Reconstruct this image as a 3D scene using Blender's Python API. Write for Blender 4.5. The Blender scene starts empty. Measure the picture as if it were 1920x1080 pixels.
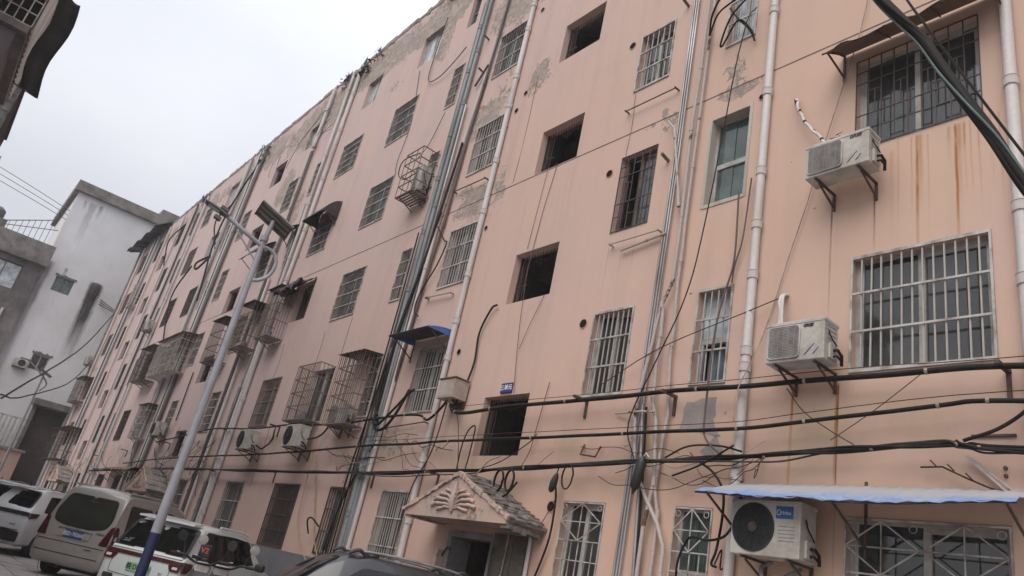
import bpy, math, random
from mathutils import Vector, Matrix, noise as mnoise
random.seed(7)
SC = bpy.context.scene
COL = SC.collection
rad = math.radians

# ------------------------------------------------------------ camera
cam_d = bpy.data.cameras.new('camera')
cam = bpy.data.objects.new('camera', cam_d)
COL.objects.link(cam)
cam_d.sensor_width = 36.0
cam_d.lens = 36.0 * 1384.9 / 1920.0
cam_d.clip_start = 0.05
cam_d.clip_end = 2000
CZ = 1.5
Rv = Vector((0.5839, 0, 0))
def cam_axes(yaw, pitch, roll):
    f = Vector((-math.sin(yaw) * math.cos(pitch), math.cos(yaw) * math.cos(pitch), math.sin(pitch)))
    r = Vector((math.cos(yaw), math.sin(yaw), 0))
    u = r.cross(f)
    c, s = math.cos(roll), math.sin(roll)
    return r * c + u * s, u * c - r * s, f
_r, _u, _f = cam_axes(0.946893, 0.390017, 0.215482)
cam.matrix_world = Matrix(((_r.x, _u.x, -_f.x, 0), (_r.y, _u.y, -_f.y, 0), (_r.z, _u.z, -_f.z, CZ), (0, 0, 0, 1)))
SC.camera = cam

# ------------------------------------------------------------ sky, sun, exposure
SUN_EL, SUN_AZ = 50.0, Vector((0.33, -0.944))
world = bpy.data.worlds.new('World')
SC.world = world
world.use_nodes = True
wt = world.node_tree
wt.nodes.clear()
def wn(t, **k):
    n = wt.nodes.new(t)
    for a, b in k.items():
        setattr(n, a, b)
    return n
sky = wn('ShaderNodeTexSky', sky_type='NISHITA', sun_disc=False)
sky.sun_elevation = rad(SUN_EL)
sky.sun_rotation = math.atan2(SUN_AZ.x, SUN_AZ.y)
sky.air_density = 1.2
sky.dust_density = 3.0
sky.ozone_density = 1.0
hs = wn('ShaderNodeHueSaturation')
hs.inputs['Saturation'].default_value = 0.25
hs.inputs['Value'].default_value = 0.093
wt.links.new(sky.outputs[0], hs.inputs['Color'])
tc = wn('ShaderNodeTexCoord')
mp = wn('ShaderNodeMapping')
mp.inputs['Scale'].default_value = (1.0, 1.0, 2.2)
mp.inputs['Location'].default_value = (3.1, 1.1, 0.7)
nz = wn('ShaderNodeTexNoise')
nz.inputs['Scale'].default_value = 1.3
nz.inputs['Detail'].default_value = 5
wt.links.new(tc.outputs['Generated'], mp.inputs[0])
wt.links.new(mp.outputs[0], nz.inputs['Vector'])
cr = wn('ShaderNodeValToRGB')
cr.color_ramp.elements[0].position = 0.3
cr.color_ramp.elements[0].color = (3.5, 3.6, 3.98, 1)
cr.color_ramp.elements[1].position = 0.72
cr.color_ramp.elements[1].color = (4.75, 4.85, 5.15, 1)
wt.links.new(nz.outputs['Fac'], cr.inputs[0])
# overcast luminance rises evenly from the horizon to the zenith
sx = wn('ShaderNodeSeparateXYZ')
wt.links.new(tc.outputs['Generated'], sx.inputs[0])
gr = wn('ShaderNodeMapRange')
gr.inputs['From Min'].default_value = 0.0
gr.inputs['From Max'].default_value = 1.0
gr.inputs['To Min'].default_value = 0.36
gr.inputs['To Max'].default_value = 1.12
wt.links.new(sx.outputs[2], gr.inputs[0])
ml = wn('ShaderNodeMix', data_type='RGBA', blend_type='MULTIPLY')
ml.inputs['Factor'].default_value = 1.0
wt.links.new(cr.outputs[0], ml.inputs['A'])
wt.links.new(gr.outputs[0], ml.inputs['B'])
ad = wn('ShaderNodeMix', data_type='RGBA', blend_type='ADD')
ad.inputs['Factor'].default_value = 1.0
wt.links.new(hs.outputs[0], ad.inputs['A'])
wt.links.new(ml.outputs['Result'], ad.inputs['B'])
bg = wn('ShaderNodeBackground')
bg.inputs['Strength'].default_value = 0.093
wt.links.new(ad.outputs['Result'], bg.inputs['Color'])
wo = wn('ShaderNodeOutputWorld')
wt.links.new(bg.outputs[0], wo.inputs[0])

sun_d = bpy.data.lights.new('sun', 'SUN')
sun_d.energy = 0.66
sun_d.angle = rad(50)
sun_d.color = (1.0, 0.94, 0.86)
sun = bpy.data.objects.new('sun', sun_d)
COL.objects.link(sun)
sdir = Vector((SUN_AZ.x * math.cos(rad(SUN_EL)), SUN_AZ.y * math.cos(rad(SUN_EL)), math.sin(rad(SUN_EL))))
sun.rotation_euler = sdir.to_track_quat('Z', 'Y').to_euler()
sun.location = (10, -20, 40)
vs = SC.view_settings
vs.view_transform = 'Standard'
vs.look = 'None'
vs.gamma = 1
vs.use_curve_mapping = False
vs.exposure = 1.6

# ------------------------------------------------------------ materials
MAT = {}
class NT:
    """small node-tree builder"""
    def __init__(s, name):
        s.m = bpy.data.materials.new(name)
        s.m.use_nodes = True
        s.t = s.m.node_tree
        s.t.nodes.clear()
        s.out = s.t.nodes.new('ShaderNodeOutputMaterial')
        s.tc = s.t.nodes.new('ShaderNodeTexCoord')
        s.P = s.tc.outputs['Object']
    def lk(s, v, sock):
        if v is None:
            return
        if hasattr(v, 'is_output'):
            s.t.links.new(v, sock)
        elif isinstance(v, (tuple, list)) and len(v) == 3 and sock.type == 'RGBA':
            sock.default_value = (*v, 1)
        else:
            sock.default_value = v
    def noise(s, scale, detail=4, rough=0.55, vec=None, sc=None):
        n = s.t.nodes.new('ShaderNodeTexNoise')
        v = vec or s.P
        if sc:
            v = s.mapp(sc, vec=v)
        s.lk(v, n.inputs['Vector'])
        n.inputs['Scale'].default_value = scale
        n.inputs['Detail'].default_value = detail
        n.inputs['Roughness'].default_value = rough
        return n.outputs['Fac']
    def mapp(s, sc=(1, 1, 1), loc=(0, 0, 0), vec=None):
        m = s.t.nodes.new('ShaderNodeMapping')
        m.inputs['Scale'].default_value = sc
        m.inputs['Location'].default_value = loc
        s.lk(vec or s.P, m.inputs[0])
        return m.outputs[0]
    def math(s, op, a, b=0.0, c=0.0, clamp=False):
        n = s.t.nodes.new('ShaderNodeMath')
        n.operation = op
        n.use_clamp = clamp
        s.lk(a, n.inputs[0]); s.lk(b, n.inputs[1]); s.lk(c, n.inputs[2])
        return n.outputs[0]
    def ramp(s, v, lo, hi, a=0.0, b=1.0):
        n = s.t.nodes.new('ShaderNodeMapRange')
        n.inputs['From Min'].default_value = lo
        n.inputs['From Max'].default_value = hi
        n.inputs['To Min'].default_value = a
        n.inputs['To Max'].default_value = b
        s.lk(v, n.inputs['Value'])
        return n.outputs['Result']
    def mix(s, f, a, b, mode='MIX'):
        n = s.t.nodes.new('ShaderNodeMix')
        n.data_type = 'RGBA'
        n.blend_type = mode
        s.lk(f, n.inputs['Factor']); s.lk(a, n.inputs['A']); s.lk(b, n.inputs['B'])
        return n.outputs['Result']
    def sep(s, vec=None):
        n = s.t.nodes.new('ShaderNodeSeparateXYZ')
        s.lk(vec or s.P, n.inputs[0])
        return n.outputs
    def bump(s, h, dist=0.01, strength=1.0):
        n = s.t.nodes.new('ShaderNodeBump')
        n.inputs['Distance'].default_value = dist
        n.inputs['Strength'].default_value = strength
        s.lk(h, n.inputs['Height'])
        return n.outputs[0]
    def bsdf(s, col, rough=0.8, metal=0.0, normal=None, spec=0.5, coat=0.0, emit=None):
        b = s.t.nodes.new('ShaderNodeBsdfPrincipled')
        s.lk(col, b.inputs['Base Color'])
        s.lk(rough, b.inputs['Roughness'])
        b.inputs['Metallic'].default_value = metal
        b.inputs['Specular IOR Level'].default_value = spec
        b.inputs['Coat Weight'].default_value = coat
        if normal is not None:
            s.lk(normal, b.inputs['Normal'])
        s.t.links.new(b.outputs[0], s.out.inputs[0])
        return b

def worn(name, c1, c2, scale=3.0, rough=0.7, metal=0.0, bump=0.0, streak=False, lo=0.4, hi=0.65, spec=0.4, fine=0.12, coat=0.0):
    """base colour c1 with dirt / wear c2 in uneven patches"""
    n = NT(name)
    a = n.noise(scale, 7, 0.6, sc=(1, 1, 0.18) if streak else None)
    b = n.noise(scale * 9, 4, 0.6)
    f = n.ramp(a, lo, hi)
    col = n.mix(f, c1, c2)
    col = n.mix(n.ramp(b, 0.3, 0.7, 0.0, fine), col, (0.02, 0.018, 0.016))
    nrm = n.bump(b, bump, 0.6) if bump else None
    r = n.ramp(a, 0.3, 0.7, max(0.02, rough - 0.12), min(1, rough + 0.12))
    n.bsdf(col, r, metal, nrm, spec, coat)
    MAT[name] = n.m
    return n.m

worn('white_bar_paint', (0.50, 0.48, 0.46), (0.24, 0.19, 0.16), 6, 0.6)
worn('dark_bar_iron', (0.05, 0.047, 0.047), (0.10, 0.06, 0.045), 6, 0.6)
worn('backlit_bar_paint', (0.17, 0.16, 0.155), (0.11, 0.085, 0.075), 6, 0.6)  # white bars darkened as if backlit, for windows farther off
worn('rusty_bar_iron', (0.185, 0.155, 0.14), (0.19, 0.115, 0.085), 5, 0.8)
worn('white_frame', (0.46, 0.45, 0.43), (0.28, 0.25, 0.23), 3, 0.55)
worn('green_frame', (0.10, 0.16, 0.15), (0.06, 0.08, 0.08), 3, 0.5)
worn('brown_frame', (0.15, 0.11, 0.095), (0.08, 0.06, 0.055), 3, 0.6)
worn('pvc_pipe', (0.60, 0.56, 0.545), (0.40, 0.35, 0.325), 2.2, 0.5, streak=True, fine=0.12, lo=0.45, hi=0.75)
worn('grey_pipe', (0.26, 0.28, 0.29), (0.16, 0.16, 0.165), 2.2, 0.5, streak=True, fine=0.25)
worn('dark_pipe', (0.07, 0.06, 0.06), (0.14, 0.09, 0.08), 2.5, 0.6, streak=True)
worn('flaky_pipe', (0.50, 0.43, 0.405), (0.13, 0.075, 0.055), 4, 0.75, bump=0.004, lo=0.60, hi=0.64, fine=0.3)
worn('steel_conduit', (0.42, 0.41, 0.42), (0.20, 0.17, 0.16), 3, 0.42, metal=0.45, streak=True)
worn('black_cable', (0.010, 0.009, 0.0095), (0.028, 0.022, 0.02), 6, 0.6, fine=0.05, spec=0.18)
worn('hole_dark', (0.012, 0.010, 0.009), (0.03, 0.024, 0.02), 6, 1.0, spec=0.0)
worn('grey_cable', (0.075, 0.07, 0.07), (0.04, 0.035, 0.035), 6, 0.6, spec=0.2)
worn('cream_cable', (0.38, 0.31, 0.26), (0.22, 0.17, 0.14), 6, 0.6)
worn('yellow_cable', (0.42, 0.30, 0.14), (0.25, 0.18, 0.10), 6, 0.6)
worn('brown_cable', (0.07, 0.034, 0.028), (0.04, 0.024, 0.02), 6, 0.7, spec=0.2)
worn('cream_paint', (0.50, 0.46, 0.40), (0.36, 0.31, 0.265), 3, 0.7, streak=True, fine=0.15)
worn('ac_white', (0.51, 0.485, 0.445), (0.28, 0.24, 0.20), 2.4, 0.5, lo=0.42, hi=0.75, fine=0.16)
worn('ac_grille', (0.13, 0.125, 0.125), (0.20, 0.185, 0.18), 9, 0.6)
worn('ac_grille_pale', (0.30, 0.285, 0.275), (0.20, 0.18, 0.17), 9, 0.6)
worn('fan_dark', (0.022, 0.022, 0.026), (0.04, 0.04, 0.042), 4, 0.5)
worn('bracket_steel', (0.055, 0.045, 0.045), (0.13, 0.075, 0.05), 8, 0.7)
worn('concrete', (0.25, 0.225, 0.21), (0.13, 0.115, 0.105), 1.6, 0.9, bump=0.01, fine=0.3)
worn('mortar', (0.28, 0.25, 0.25), (0.36, 0.30, 0.275), 6, 0.9, bump=0.006)
worn('plinth_grey', (0.19, 0.19, 0.205), (0.13, 0.125, 0.135), 0.8, 0.85, bump=0.004, fine=0.2)
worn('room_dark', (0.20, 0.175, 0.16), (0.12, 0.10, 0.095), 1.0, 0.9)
worn('stairwell_paint', (0.34, 0.31, 0.285), (0.16, 0.14, 0.13), 1.2, 0.9, streak=True, fine=0.25)
worn('curtain_dark', (0.055, 0.045, 0.045), (0.10, 0.07, 0.065), 2, 0.9)
worn('curtain_pale', (0.30, 0.28, 0.265), (0.19, 0.18, 0.175), 2, 0.9)
worn('curtain_green', (0.13, 0.19, 0.15), (0.22, 0.27, 0.20), 2, 0.9)
worn('curtain_blue', (0.10, 0.14, 0.20), (0.20, 0.23, 0.28), 2, 0.9)
worn('black_tarp', (0.032, 0.03, 0.034), (0.07, 0.06, 0.06), 2, 0.6, bump=0.01)
worn('rusty_sheet', (0.14, 0.105, 0.09), (0.22, 0.12, 0.07), 2.5, 0.75, bump=0.004)
worn('blue_sheet', (0.04, 0.13, 0.40), (0.10, 0.17, 0.32), 3, 0.5)
worn('meter_box_paint', (0.42, 0.35, 0.31), (0.28, 0.20, 0.16), 3, 0.6, lo=0.5, hi=0.75)
worn('sign_blue', (0.03, 0.04, 0.20), (0.04, 0.05, 0.16), 6, 0.4)
worn('letter_white', (0.72, 0.72, 0.74), (0.6, 0.6, 0.62), 4, 0.5)
worn('lamp_grey', (0.33, 0.33, 0.37), (0.24, 0.235, 0.26), 1.5, 0.45, fine=0.08)
worn('lamp_dark', (0.07, 0.065, 0.07), (0.12, 0.10, 0.10), 3, 0.5)
worn('lamp_blue', (0.014, 0.018, 0.075), (0.02, 0.024, 0.06), 3, 0.45)
worn('panel_back', (0.19, 0.185, 0.185), (0.25, 0.24, 0.235), 3, 0.6)
worn('solar_cell', (0.012, 0.014, 0.035), (0.02, 0.02, 0.05), 3, 0.2)
worn('lamp_lens', (0.55, 0.56, 0.58), (0.42, 0.42, 0.44), 3, 0.25)
worn('tile_grey', (0.25, 0.215, 0.195), (0.13, 0.115, 0.10), 3, 0.9, bump=0.012, fine=0.35)
worn('door_leaf', (0.15, 0.135, 0.11), (0.055, 0.05, 0.045), 2.2, 0.75, bump=0.003, lo=0.42, hi=0.6, fine=0.4)
worn('door_frame_grey', (0.28, 0.27, 0.275), (0.19, 0.17, 0.165), 3, 0.7)
worn('rubber', (0.016, 0.016, 0.017), (0.035, 0.033, 0.03), 5, 0.85)
worn('rim', (0.34, 0.33, 0.33), (0.2, 0.18, 0.17), 5, 0.4, metal=0.6)
worn('chrome', (0.55, 0.54, 0.54), (0.4, 0.38, 0.37), 5, 0.22, metal=0.85)
worn('black_trim', (0.018, 0.018, 0.02), (0.035, 0.033, 0.033), 4, 0.45)
worn('brake_red', (0.06, 0.009, 0.012), (0.045, 0.009, 0.011), 4, 0.25, coat=0.3)
worn('lamp_clear', (0.6, 0.55, 0.52), (0.5, 0.42, 0.4), 4, 0.2, coat=0.5)
worn('plate_green', (0.17, 0.34, 0.19), (0.25, 0.38, 0.26), 4, 0.4)
worn('plate_blue', (0.02, 0.06, 0.28), (0.03, 0.07, 0.22), 4, 0.4)
worn('orange_mark', (0.75, 0.13, 0.03), (0.6, 0.1, 0.03), 4, 0.5)
worn('red_cloth', (0.10, 0.02, 0.025), (0.05, 0.015, 0.02), 4, 0.9)
worn('asphalt', (0.11, 0.10, 0.095), (0.075, 0.068, 0.065), 0.5, 0.9, bump=0.004, fine=0.25)
worn('slab_stone', (0.40, 0.365, 0.35), (0.31, 0.28, 0.265), 1.2, 0.9, bump=0.003, fine=0.15)
worn('opp_wall', (0.16, 0.145, 0.15), (0.10, 0.088, 0.09), 0.6, 0.9, bump=0.01, streak=True, fine=0.25)
worn('pale_sheet', (0.42, 0.38, 0.32), (0.28, 0.22, 0.17), 3, 0.45, streak=True)
worn('grey_render', (0.235, 0.21, 0.205), (0.13, 0.115, 0.11), 0.45, 0.95, bump=0.02, lo=0.42, hi=0.6, fine=0.35)
worn('dark_gate', (0.05, 0.042, 0.038), (0.12, 0.09, 0.075), 0.7, 0.9, lo=0.35, hi=0.75, fine=0.25)
worn('pink_block', (0.42, 0.27, 0.22), (0.34, 0.24, 0.21), 0.8, 0.9)
worn('plant_leaf', (0.06, 0.075, 0.035), (0.09, 0.08, 0.045), 4, 0.8)

def car_paint(name, c, dirt=(0.25, 0.22, 0.2)):
    n = NT(name)
    a = n.noise(2.2, 6, 0.6)
    z = n.sep()[2]
    low = n.ramp(z, 0.85, 0.3, 0.0, 0.5)
    f = n.math('MULTIPLY', n.ramp(a, 0.35, 0.7), n.math('ADD', low, 0.10))
    n.bsdf(n.mix(f, c, dirt), n.ramp(a, 0.3, 0.7, 0.25, 0.42), 0.0, None, 0.5, 0.6)
    MAT[name] = n.m
car_paint('paint_white', (0.62, 0.62, 0.63))
car_paint('paint_mint', (0.47, 0.50, 0.485))
car_paint('paint_champagne', (0.31, 0.285, 0.26))
car_paint('paint_black', (0.016, 0.017, 0.024), (0.10, 0.09, 0.085))

def glass(name, tint, refl=1.0, haze=0.0, hazecol=(0.3, 0.3, 0.3)):
    n = NT(name)
    tr = n.t.nodes.new('ShaderNodeBsdfTransparent')
    tr.inputs[0].default_value = (*tint, 1)
    gl = n.t.nodes.new('ShaderNodeBsdfGlossy')
    gl.inputs['Roughness'].default_value = 0.04
    wv = n.noise(1.1, 2, 0.5)
    n.t.links.new(n.bump(wv, 0.02, 0.25), gl.inputs['Normal'])
    ge = n.t.nodes.new('ShaderNodeNewGeometry')      # Schlick reflectance, the same from both sides of the pane
    dt = n.t.nodes.new('ShaderNodeVectorMath'); dt.operation = 'DOT_PRODUCT'
    n.t.links.new(ge.outputs['Incoming'], dt.inputs[0]); n.t.links.new(ge.outputs['Normal'], dt.inputs[1])
    fr = n.math('MULTIPLY_ADD', n.math('POWER', n.math('SUBTRACT', 1.0, n.math('ABSOLUTE', dt.outputs['Value']), clamp=True), 5.0), 0.93, 0.07)
    mx = n.t.nodes.new('ShaderNodeMixShader')
    n.lk(n.math('MULTIPLY', fr, refl, clamp=True), mx.inputs[0])
    last = tr.outputs[0]
    if haze:
        df = n.t.nodes.new('ShaderNodeBsdfDiffuse')
        df.inputs[0].default_value = (*hazecol, 1)
        m2 = n.t.nodes.new('ShaderNodeMixShader')
        n.lk(n.ramp(n.noise(2.5, 6, 0.6), 0.3, 0.75, haze * 0.5, haze * 1.4), m2.inputs[0])
        n.t.links.new(tr.outputs[0], m2.inputs[1])
        n.t.links.new(df.outputs[0], m2.inputs[2])
        last = m2.outputs[0]
    n.t.links.new(last, mx.inputs[1])
    n.t.links.new(gl.outputs[0], mx.inputs[2])
    n.t.links.new(mx.outputs[0], n.out.inputs[0])
    MAT[name] = n.m
glass('pane_glass', (0.42, 0.43, 0.43), 1.0, 0.19, (0.25, 0.255, 0.25))
glass('pane_green', (0.26, 0.34, 0.32), 1.1, 0.38, (0.19, 0.25, 0.235))
glass('pane_frosted', (0.25, 0.28, 0.30), 1.2, 0.8, (0.58, 0.64, 0.67))
glass('car_glass', (0.05, 0.052, 0.052), 0.9, 0.05, (0.14, 0.15, 0.13))
glass('tailgate_glass', (0.30, 0.32, 0.28), 1.5, 0.16, (0.18, 0.19, 0.15))  # pale diffuse share stands in for light patches reflected in the pane

# translucent blue corrugated plastic
n = NT('blue_plastic')
a = n.noise(4, 6, 0.6)
z = n.sep()
col = n.mix(n.ramp(a, 0.35, 0.65), (0.15, 0.25, 0.48), (0.28, 0.35, 0.49))
col = n.mix(n.ramp(n.noise(9, 6, 0.7), 0.5, 0.72, 0, 0.65), col, (0.15, 0.145, 0.15))
col = n.mix(n.ramp(n.math('MULTIPLY_ADD', n.noise(2.5, 4, .6), .3, z[1]), -.52, -.25, 0.0, 0.85), col, (0.36, 0.335, 0.325))
b = n.bsdf(col, 0.75, 0, n.bump(a, 0.01, 0.5), 0.2)
b.inputs['Transmission Weight'].default_value = 0.0
MAT['blue_plastic'] = n.m

# the pink painted facade: hue drift, drips, peeled patches, rust runs
PEEL = [  # X, Z, half width, half height, strength
    (-12.6, 15.6, 1.3, 1.2, .5), (-12.9, 11.7, 0.6, .45, .5), (-12.4, 9.3, 1.0, .55, .34), (-11.2, 12.1, .55, .5, .35),
    (-11.7, 9.4, .3, .6, .3), (-16.9, 17.2, 1.5, .8, .55), (-16.3, 16.0, .4, .9, .5), (-20.3, 17.3, 3.2, .65, .6),
    (-25.3, 16.9, 2.6, .9, .62), (-26.6, 14.2, .7, .9, .45), (-24.3, 13.0, .5, 1.6, .3), (-30.3, 17.2, 2.4, .8, .5),
    (-33.0, 15.9, .8, 1.6, .35), (-14.6, 3.3, .6, .5, .3), (-15.6, 2.6, .35, .3, .2), (-13.2, 3.8, 1.0, .35, .25),
    (-5.75, 9.55, .3, .35, .34), (-5.65, 9.2, .35, .15, .28), (-7.1, 9.1, .35, .3, .22), (-10.5, 11.9, .4, .3, .2),
    (-9.6, 14.4, .25, .3, .16), (-8.1, 12.9, .5, .4, .2), (-22.6, 9.6, .4, 1.2, .25), (-21.0, 11.2, .35, .6, .2),
    (-42.0, 17.0, 9.0, .6, .4), (-10.2, 8.7, .25, .3, .12), (-12.3, 13.0, .5, 2.5, .22), (-29.8, 4.6, 1.5, .4, .25),
    (-19.2, 15.6, .8, .5, .2), (-35.0, 3.9, 4.0, .4, .2), (-5.5, 4.0, .35, .25, .1),
]
RUST = [  # X, z top, z bottom, half width, strength, kind(0 rust, 1 dark)
    (-3.14, 7.32, 5.5, .019, 1.4, 0), (-3.11, 7.32, 6.2, .035, .55, 0), (-3.2, 7.32, 6.1, .012, .5, 0),
    (-2.73, 7.3, 5.4, .017, 1.35, 0), (-2.70, 7.3, 6.2, .034, .55, 0), (-2.64, 7.3, 6.3, .015, .7, 0), (-2.3, 7.3, 5.9, .012, .5, 0), (-2.38, 7.3, 6.3, .016, .5, 0), (-2.58, 7.3, 6.2, .012, .5, 0), (-2.80, 7.3, 6.75, .02, .6, 0),
    (-3.35, 7.35, 5.9, .014, .45, 0), (-2.5, 7.25, 6.0, .012, .5, 0), (-3.02, 7.3, 5.9, .01, .4, 0), (-3.42, 7.2, 5.9, .03, .3, 0),
    (-4.14, 6.75, 5.0, .013, 1.0, 1), (-3.62, 6.7, 5.88, .012, .9, 1), (-4.53, 4.40, 2.9, .018, 1.2, 0), (-4.0, 4.35, 2.9, .024, 1.2, 0),
    (-3.99, 4.35, 2.0, .008, .9, 1), (-7.65, 7.25, 5.9, .008, .5, 1), (-7.95, 7.25, 5.85, .006, .6, 1), (-7.4, 7.25, 6.1, .007, .4, 1),
    (-7.95, 9.9, 8.75, .006, .6, 1), (-9.23, 9.1, 7.5, .005, .5, 1), (-10.5, 8.6, 7.5, .005, .5, 1), (-9.7, 9.2, 7.5, .005, .4, 1),
    (-12.3, 7.0, 6.3, .02, .3, 1), (-17.4, 7.2, 6.0, .006, .5, 1), (-16.9, 9.9, 8.8, .006, .4, 1), (-18.2, 7.2, 5.9, .006, .4, 1),
]
n = NT('pink_facade')
P = n.sep()
big = n.noise(0.22, 4, 0.55)
mid = n.noise(1.1, 6, 0.6)
fine = n.noise(38, 3, 0.6)
drip = n.noise(2.6, 5, 0.6, sc=(1, 1, 0.07))
drip2 = n.noise(9, 4, 0.6, sc=(1, 1, 0.035))
fleck = n.noise(5.5, 8, 0.72)
colA, colB, colC = (0.575, 0.382, 0.312), (0.55, 0.392, 0.345), (0.59, 0.42, 0.328)
col = n.mix(n.ramp(big, 0.38, 0.62), colA, colB)
xf = n.ramp(P[0], -26, -4, 1.0, 0.0)
col = n.mix(n.math('MULTIPLY', xf, 0.8), col, (0.525, 0.41, 0.405))
lowf = n.ramp(P[2], 2.5, 5.5, 0.55, 0.0)
col = n.mix(n.math('MULTIPLY', lowf, n.ramp(P[0], -25, -9, 0.25, 1)), col, (0.52, 0.322, 0.248))
col = n.mix(n.ramp(mid, 0.48, 0.75, 0, 0.45), col, colC)
col = n.mix(n.ramp(n.noise(0.8, 7, 0.65, sc=(1, 1, 0.6)), 0.5, 0.72, 0, 0.34), col, (0.40, 0.32, 0.295))
col = n.mix(n.ramp(drip, 0.5, 0.8, 0, 0.26), col, (0.27, 0.195, 0.165))
col = n.mix(n.ramp(drip2, 0.58, 0.8, 0, 0.16), col, (0.22, 0.15, 0.12))
col = n.mix(n.ramp(fleck, 0.60, 0.72, 0, 0.35), col, (0.27, 0.21, 0.185))
col = n.mix(n.math('MULTIPLY', n.ramp(P[0], -12, -4, 0, 0.65), n.ramp(mid, 0.35, 0.65, 0.6, 1.0)), col, (0.575, 0.405, 0.305))
# older yellowed paint in the band behind the cables
band = n.math('MULTIPLY', n.ramp(n.math('ABSOLUTE', n.math('SUBTRACT', P[2], 3.6)), 0.2, 0.75, 1, 0), n.ramp(mid, 0.42, 0.6, 0.0, 0.55))
col = n.mix(band, col, (0.40, 0.30, 0.21))
acc = None
for (x, z, wx, wz, s_) in PEEL:
    dx = n.math('DIVIDE', n.math('SUBTRACT', P[0], x), wx)
    dz = n.math('DIVIDE', n.math('SUBTRACT', P[2], z), wz)
    d2 = n.math('MULTIPLY_ADD', dx, dx, n.math('MULTIPLY', dz, dz))
    g = n.math('MULTIPLY', n.ramp(d2, 0.0, 2.2, 1.0, 0.0), s_)
    acc = g if acc is None else n.math('MAXIMUM', acc, g)
top = n.ramp(P[2], 16.9, 18.0, 0.0, 0.20)
acc = n.math('MAXIMUM', acc, top)
pn = n.math('MULTIPLY_ADD', n.noise(7.5, 6, 0.7), 0.38, n.math('MULTIPLY', n.noise(1.7, 9, 0.68), 0.62))
pv = n.math('ADD', n.math('MULTIPLY', acc, 0.55), n.math('MULTIPLY', pn, 1.0))
pv = n.math('ADD', pv, n.math('MULTIPLY', n.math('SUBTRACT', n.noise(26, 5, 0.7), 0.5), 0.10))
peel = n.ramp(pv, 0.655, 0.675)
rim = n.math('SUBTRACT', n.ramp(pv, 0.635, 0.665), peel, clamp=True)
pcol = n.mix(n.ramp(n.noise(6.5, 8, 0.7), 0.47, 0.53), (0.29, 0.235, 0.205), (0.47, 0.385, 0.335))
pcol = n.mix(n.ramp(n.noise(1.3, 4, 0.6), 0.4, 0.6, 0, 0.6), pcol, (0.35, 0.30, 0.265))
pcol = n.mix(n.ramp(n.noise(21, 4, 0.7), 0.4, 0.7, 0, 0.5), pcol, (0.19, 0.15, 0.13))
col = n.mix(n.math('MULTIPLY', rim, 0.55), col, (0.56, 0.41, 0.34))
col = n.mix(peel, col, pcol)
rn = n.ramp(n.noise(16, 3, 0.6, sc=(1, 1, 0.15)), 0.3, 0.62, 0.25, 1.0)
wob = n.math('MULTIPLY', n.math('SUBTRACT', n.noise(1.5, 2, 0.5), 0.5), 0.016)
px = n.math('ADD', P[0], wob)
for kind, cc in ((0, (0.33, 0.145, 0.042)), (1, (0.10, 0.058, 0.04))):
    m_ = None
    for (x, zt, zb, w, s_, k) in RUST:
        if k != kind:
            continue
        a = n.math('DIVIDE', n.math('ABSOLUTE', n.math('SUBTRACT', px, x)), w)
        g = n.math('MULTIPLY', n.ramp(a, 0.35, 1.3, 1, 0), n.ramp(P[2], zt + .01, zt - .04))
        g = n.math('MULTIPLY', g, n.ramp(P[2], zb, zb + (zt - zb) * .75, 0, s_))
        m_ = g if m_ is None else n.math('MAXIMUM', m_, g)
    col = n.mix(n.math('MULTIPLY', m_, rn), col, cc)
h = n.math('ADD', n.math('MULTIPLY', fine, 0.12), n.math('MULTIPLY', peel, -1.0))
h = n.math('ADD', h, n.math('MULTIPLY', mid, 0.5))
n.bsdf(col, 0.88, 0, n.bump(h, 0.012, 0.8), 0.25)
MAT['pink_facade'] = n.m

# whitewashed gable of the far block with soot runs
n = NT('white_render')
P = n.sep()
a = n.noise(0.35, 6, 0.6)
b = n.noise(3, 6, 0.65, sc=(1, 1, 0.12))
col = n.mix(n.ramp(a, 0.35, 0.65), (0.70, 0.70, 0.72), (0.60, 0.585, 0.59))
col = n.mix(n.ramp(b, 0.58, 0.8, 0, 0.35), col, (0.24, 0.22, 0.22))
for (y, zt, zb, w, s_) in ((6.2, 15.65, 9.6, .42, 1.6), (4.05, 15.9, 15.1, .12, .9), (3.9, 20.9, 17.5, .25, .45), (4.4, 21.0, 19.8, .12, .6), (2.9, 16, 4, .35, .8), (3.4, 20.9, 20.1, .1, .6)):
    q = n.math('DIVIDE', n.math('ABSOLUTE', n.math('SUBTRACT', n.math('MULTIPLY_ADD', n.noise(1.2, 4, .6), .3, P[1]), y + .15)), w)
    g = n.math('MULTIPLY', n.ramp(q, 0.5, 1.2, 1, 0), n.ramp(P[2], zt + .05, zt - .1))
    g = n.math('MULTIPLY', g, n.ramp(P[2], zb, zb + (zt - zb) * .85, 0, s_))
    g = n.math('MULTIPLY', g, n.ramp(b, 0.25, 0.6, 0.35, 1.0))
    col = n.mix(g, col, (0.055, 0.05, 0.052))
n.bsdf(col, 0.9, 0, n.bump(n.noise(6, 6, .6), 0.02, 0.5), 0.2)
MAT['white_render'] = n.m

# door mottled, porch paint
n = NT('porch_paint')
a = n.noise(3.2, 7, 0.65)
col = n.mix(n.ramp(n.noise(1, 4, .5), .35, .65), (0.50, 0.35, 0.29), (0.42, 0.325, 0.285))
pl = n.ramp(a, 0.56, 0.60)
col = n.mix(pl, col, (0.30, 0.235, 0.20))
col = n.mix(n.ramp(n.noise(11, 6, .7), .55, .75, 0, .4), col, (0.2, 0.14, 0.115))
n.bsdf(col, 0.9, 0, n.bump(n.math('MULTIPLY_ADD', pl, -1, n.noise(30, 4, .6)), .01, .7), .2)
MAT['porch_paint'] = n.m

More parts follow.
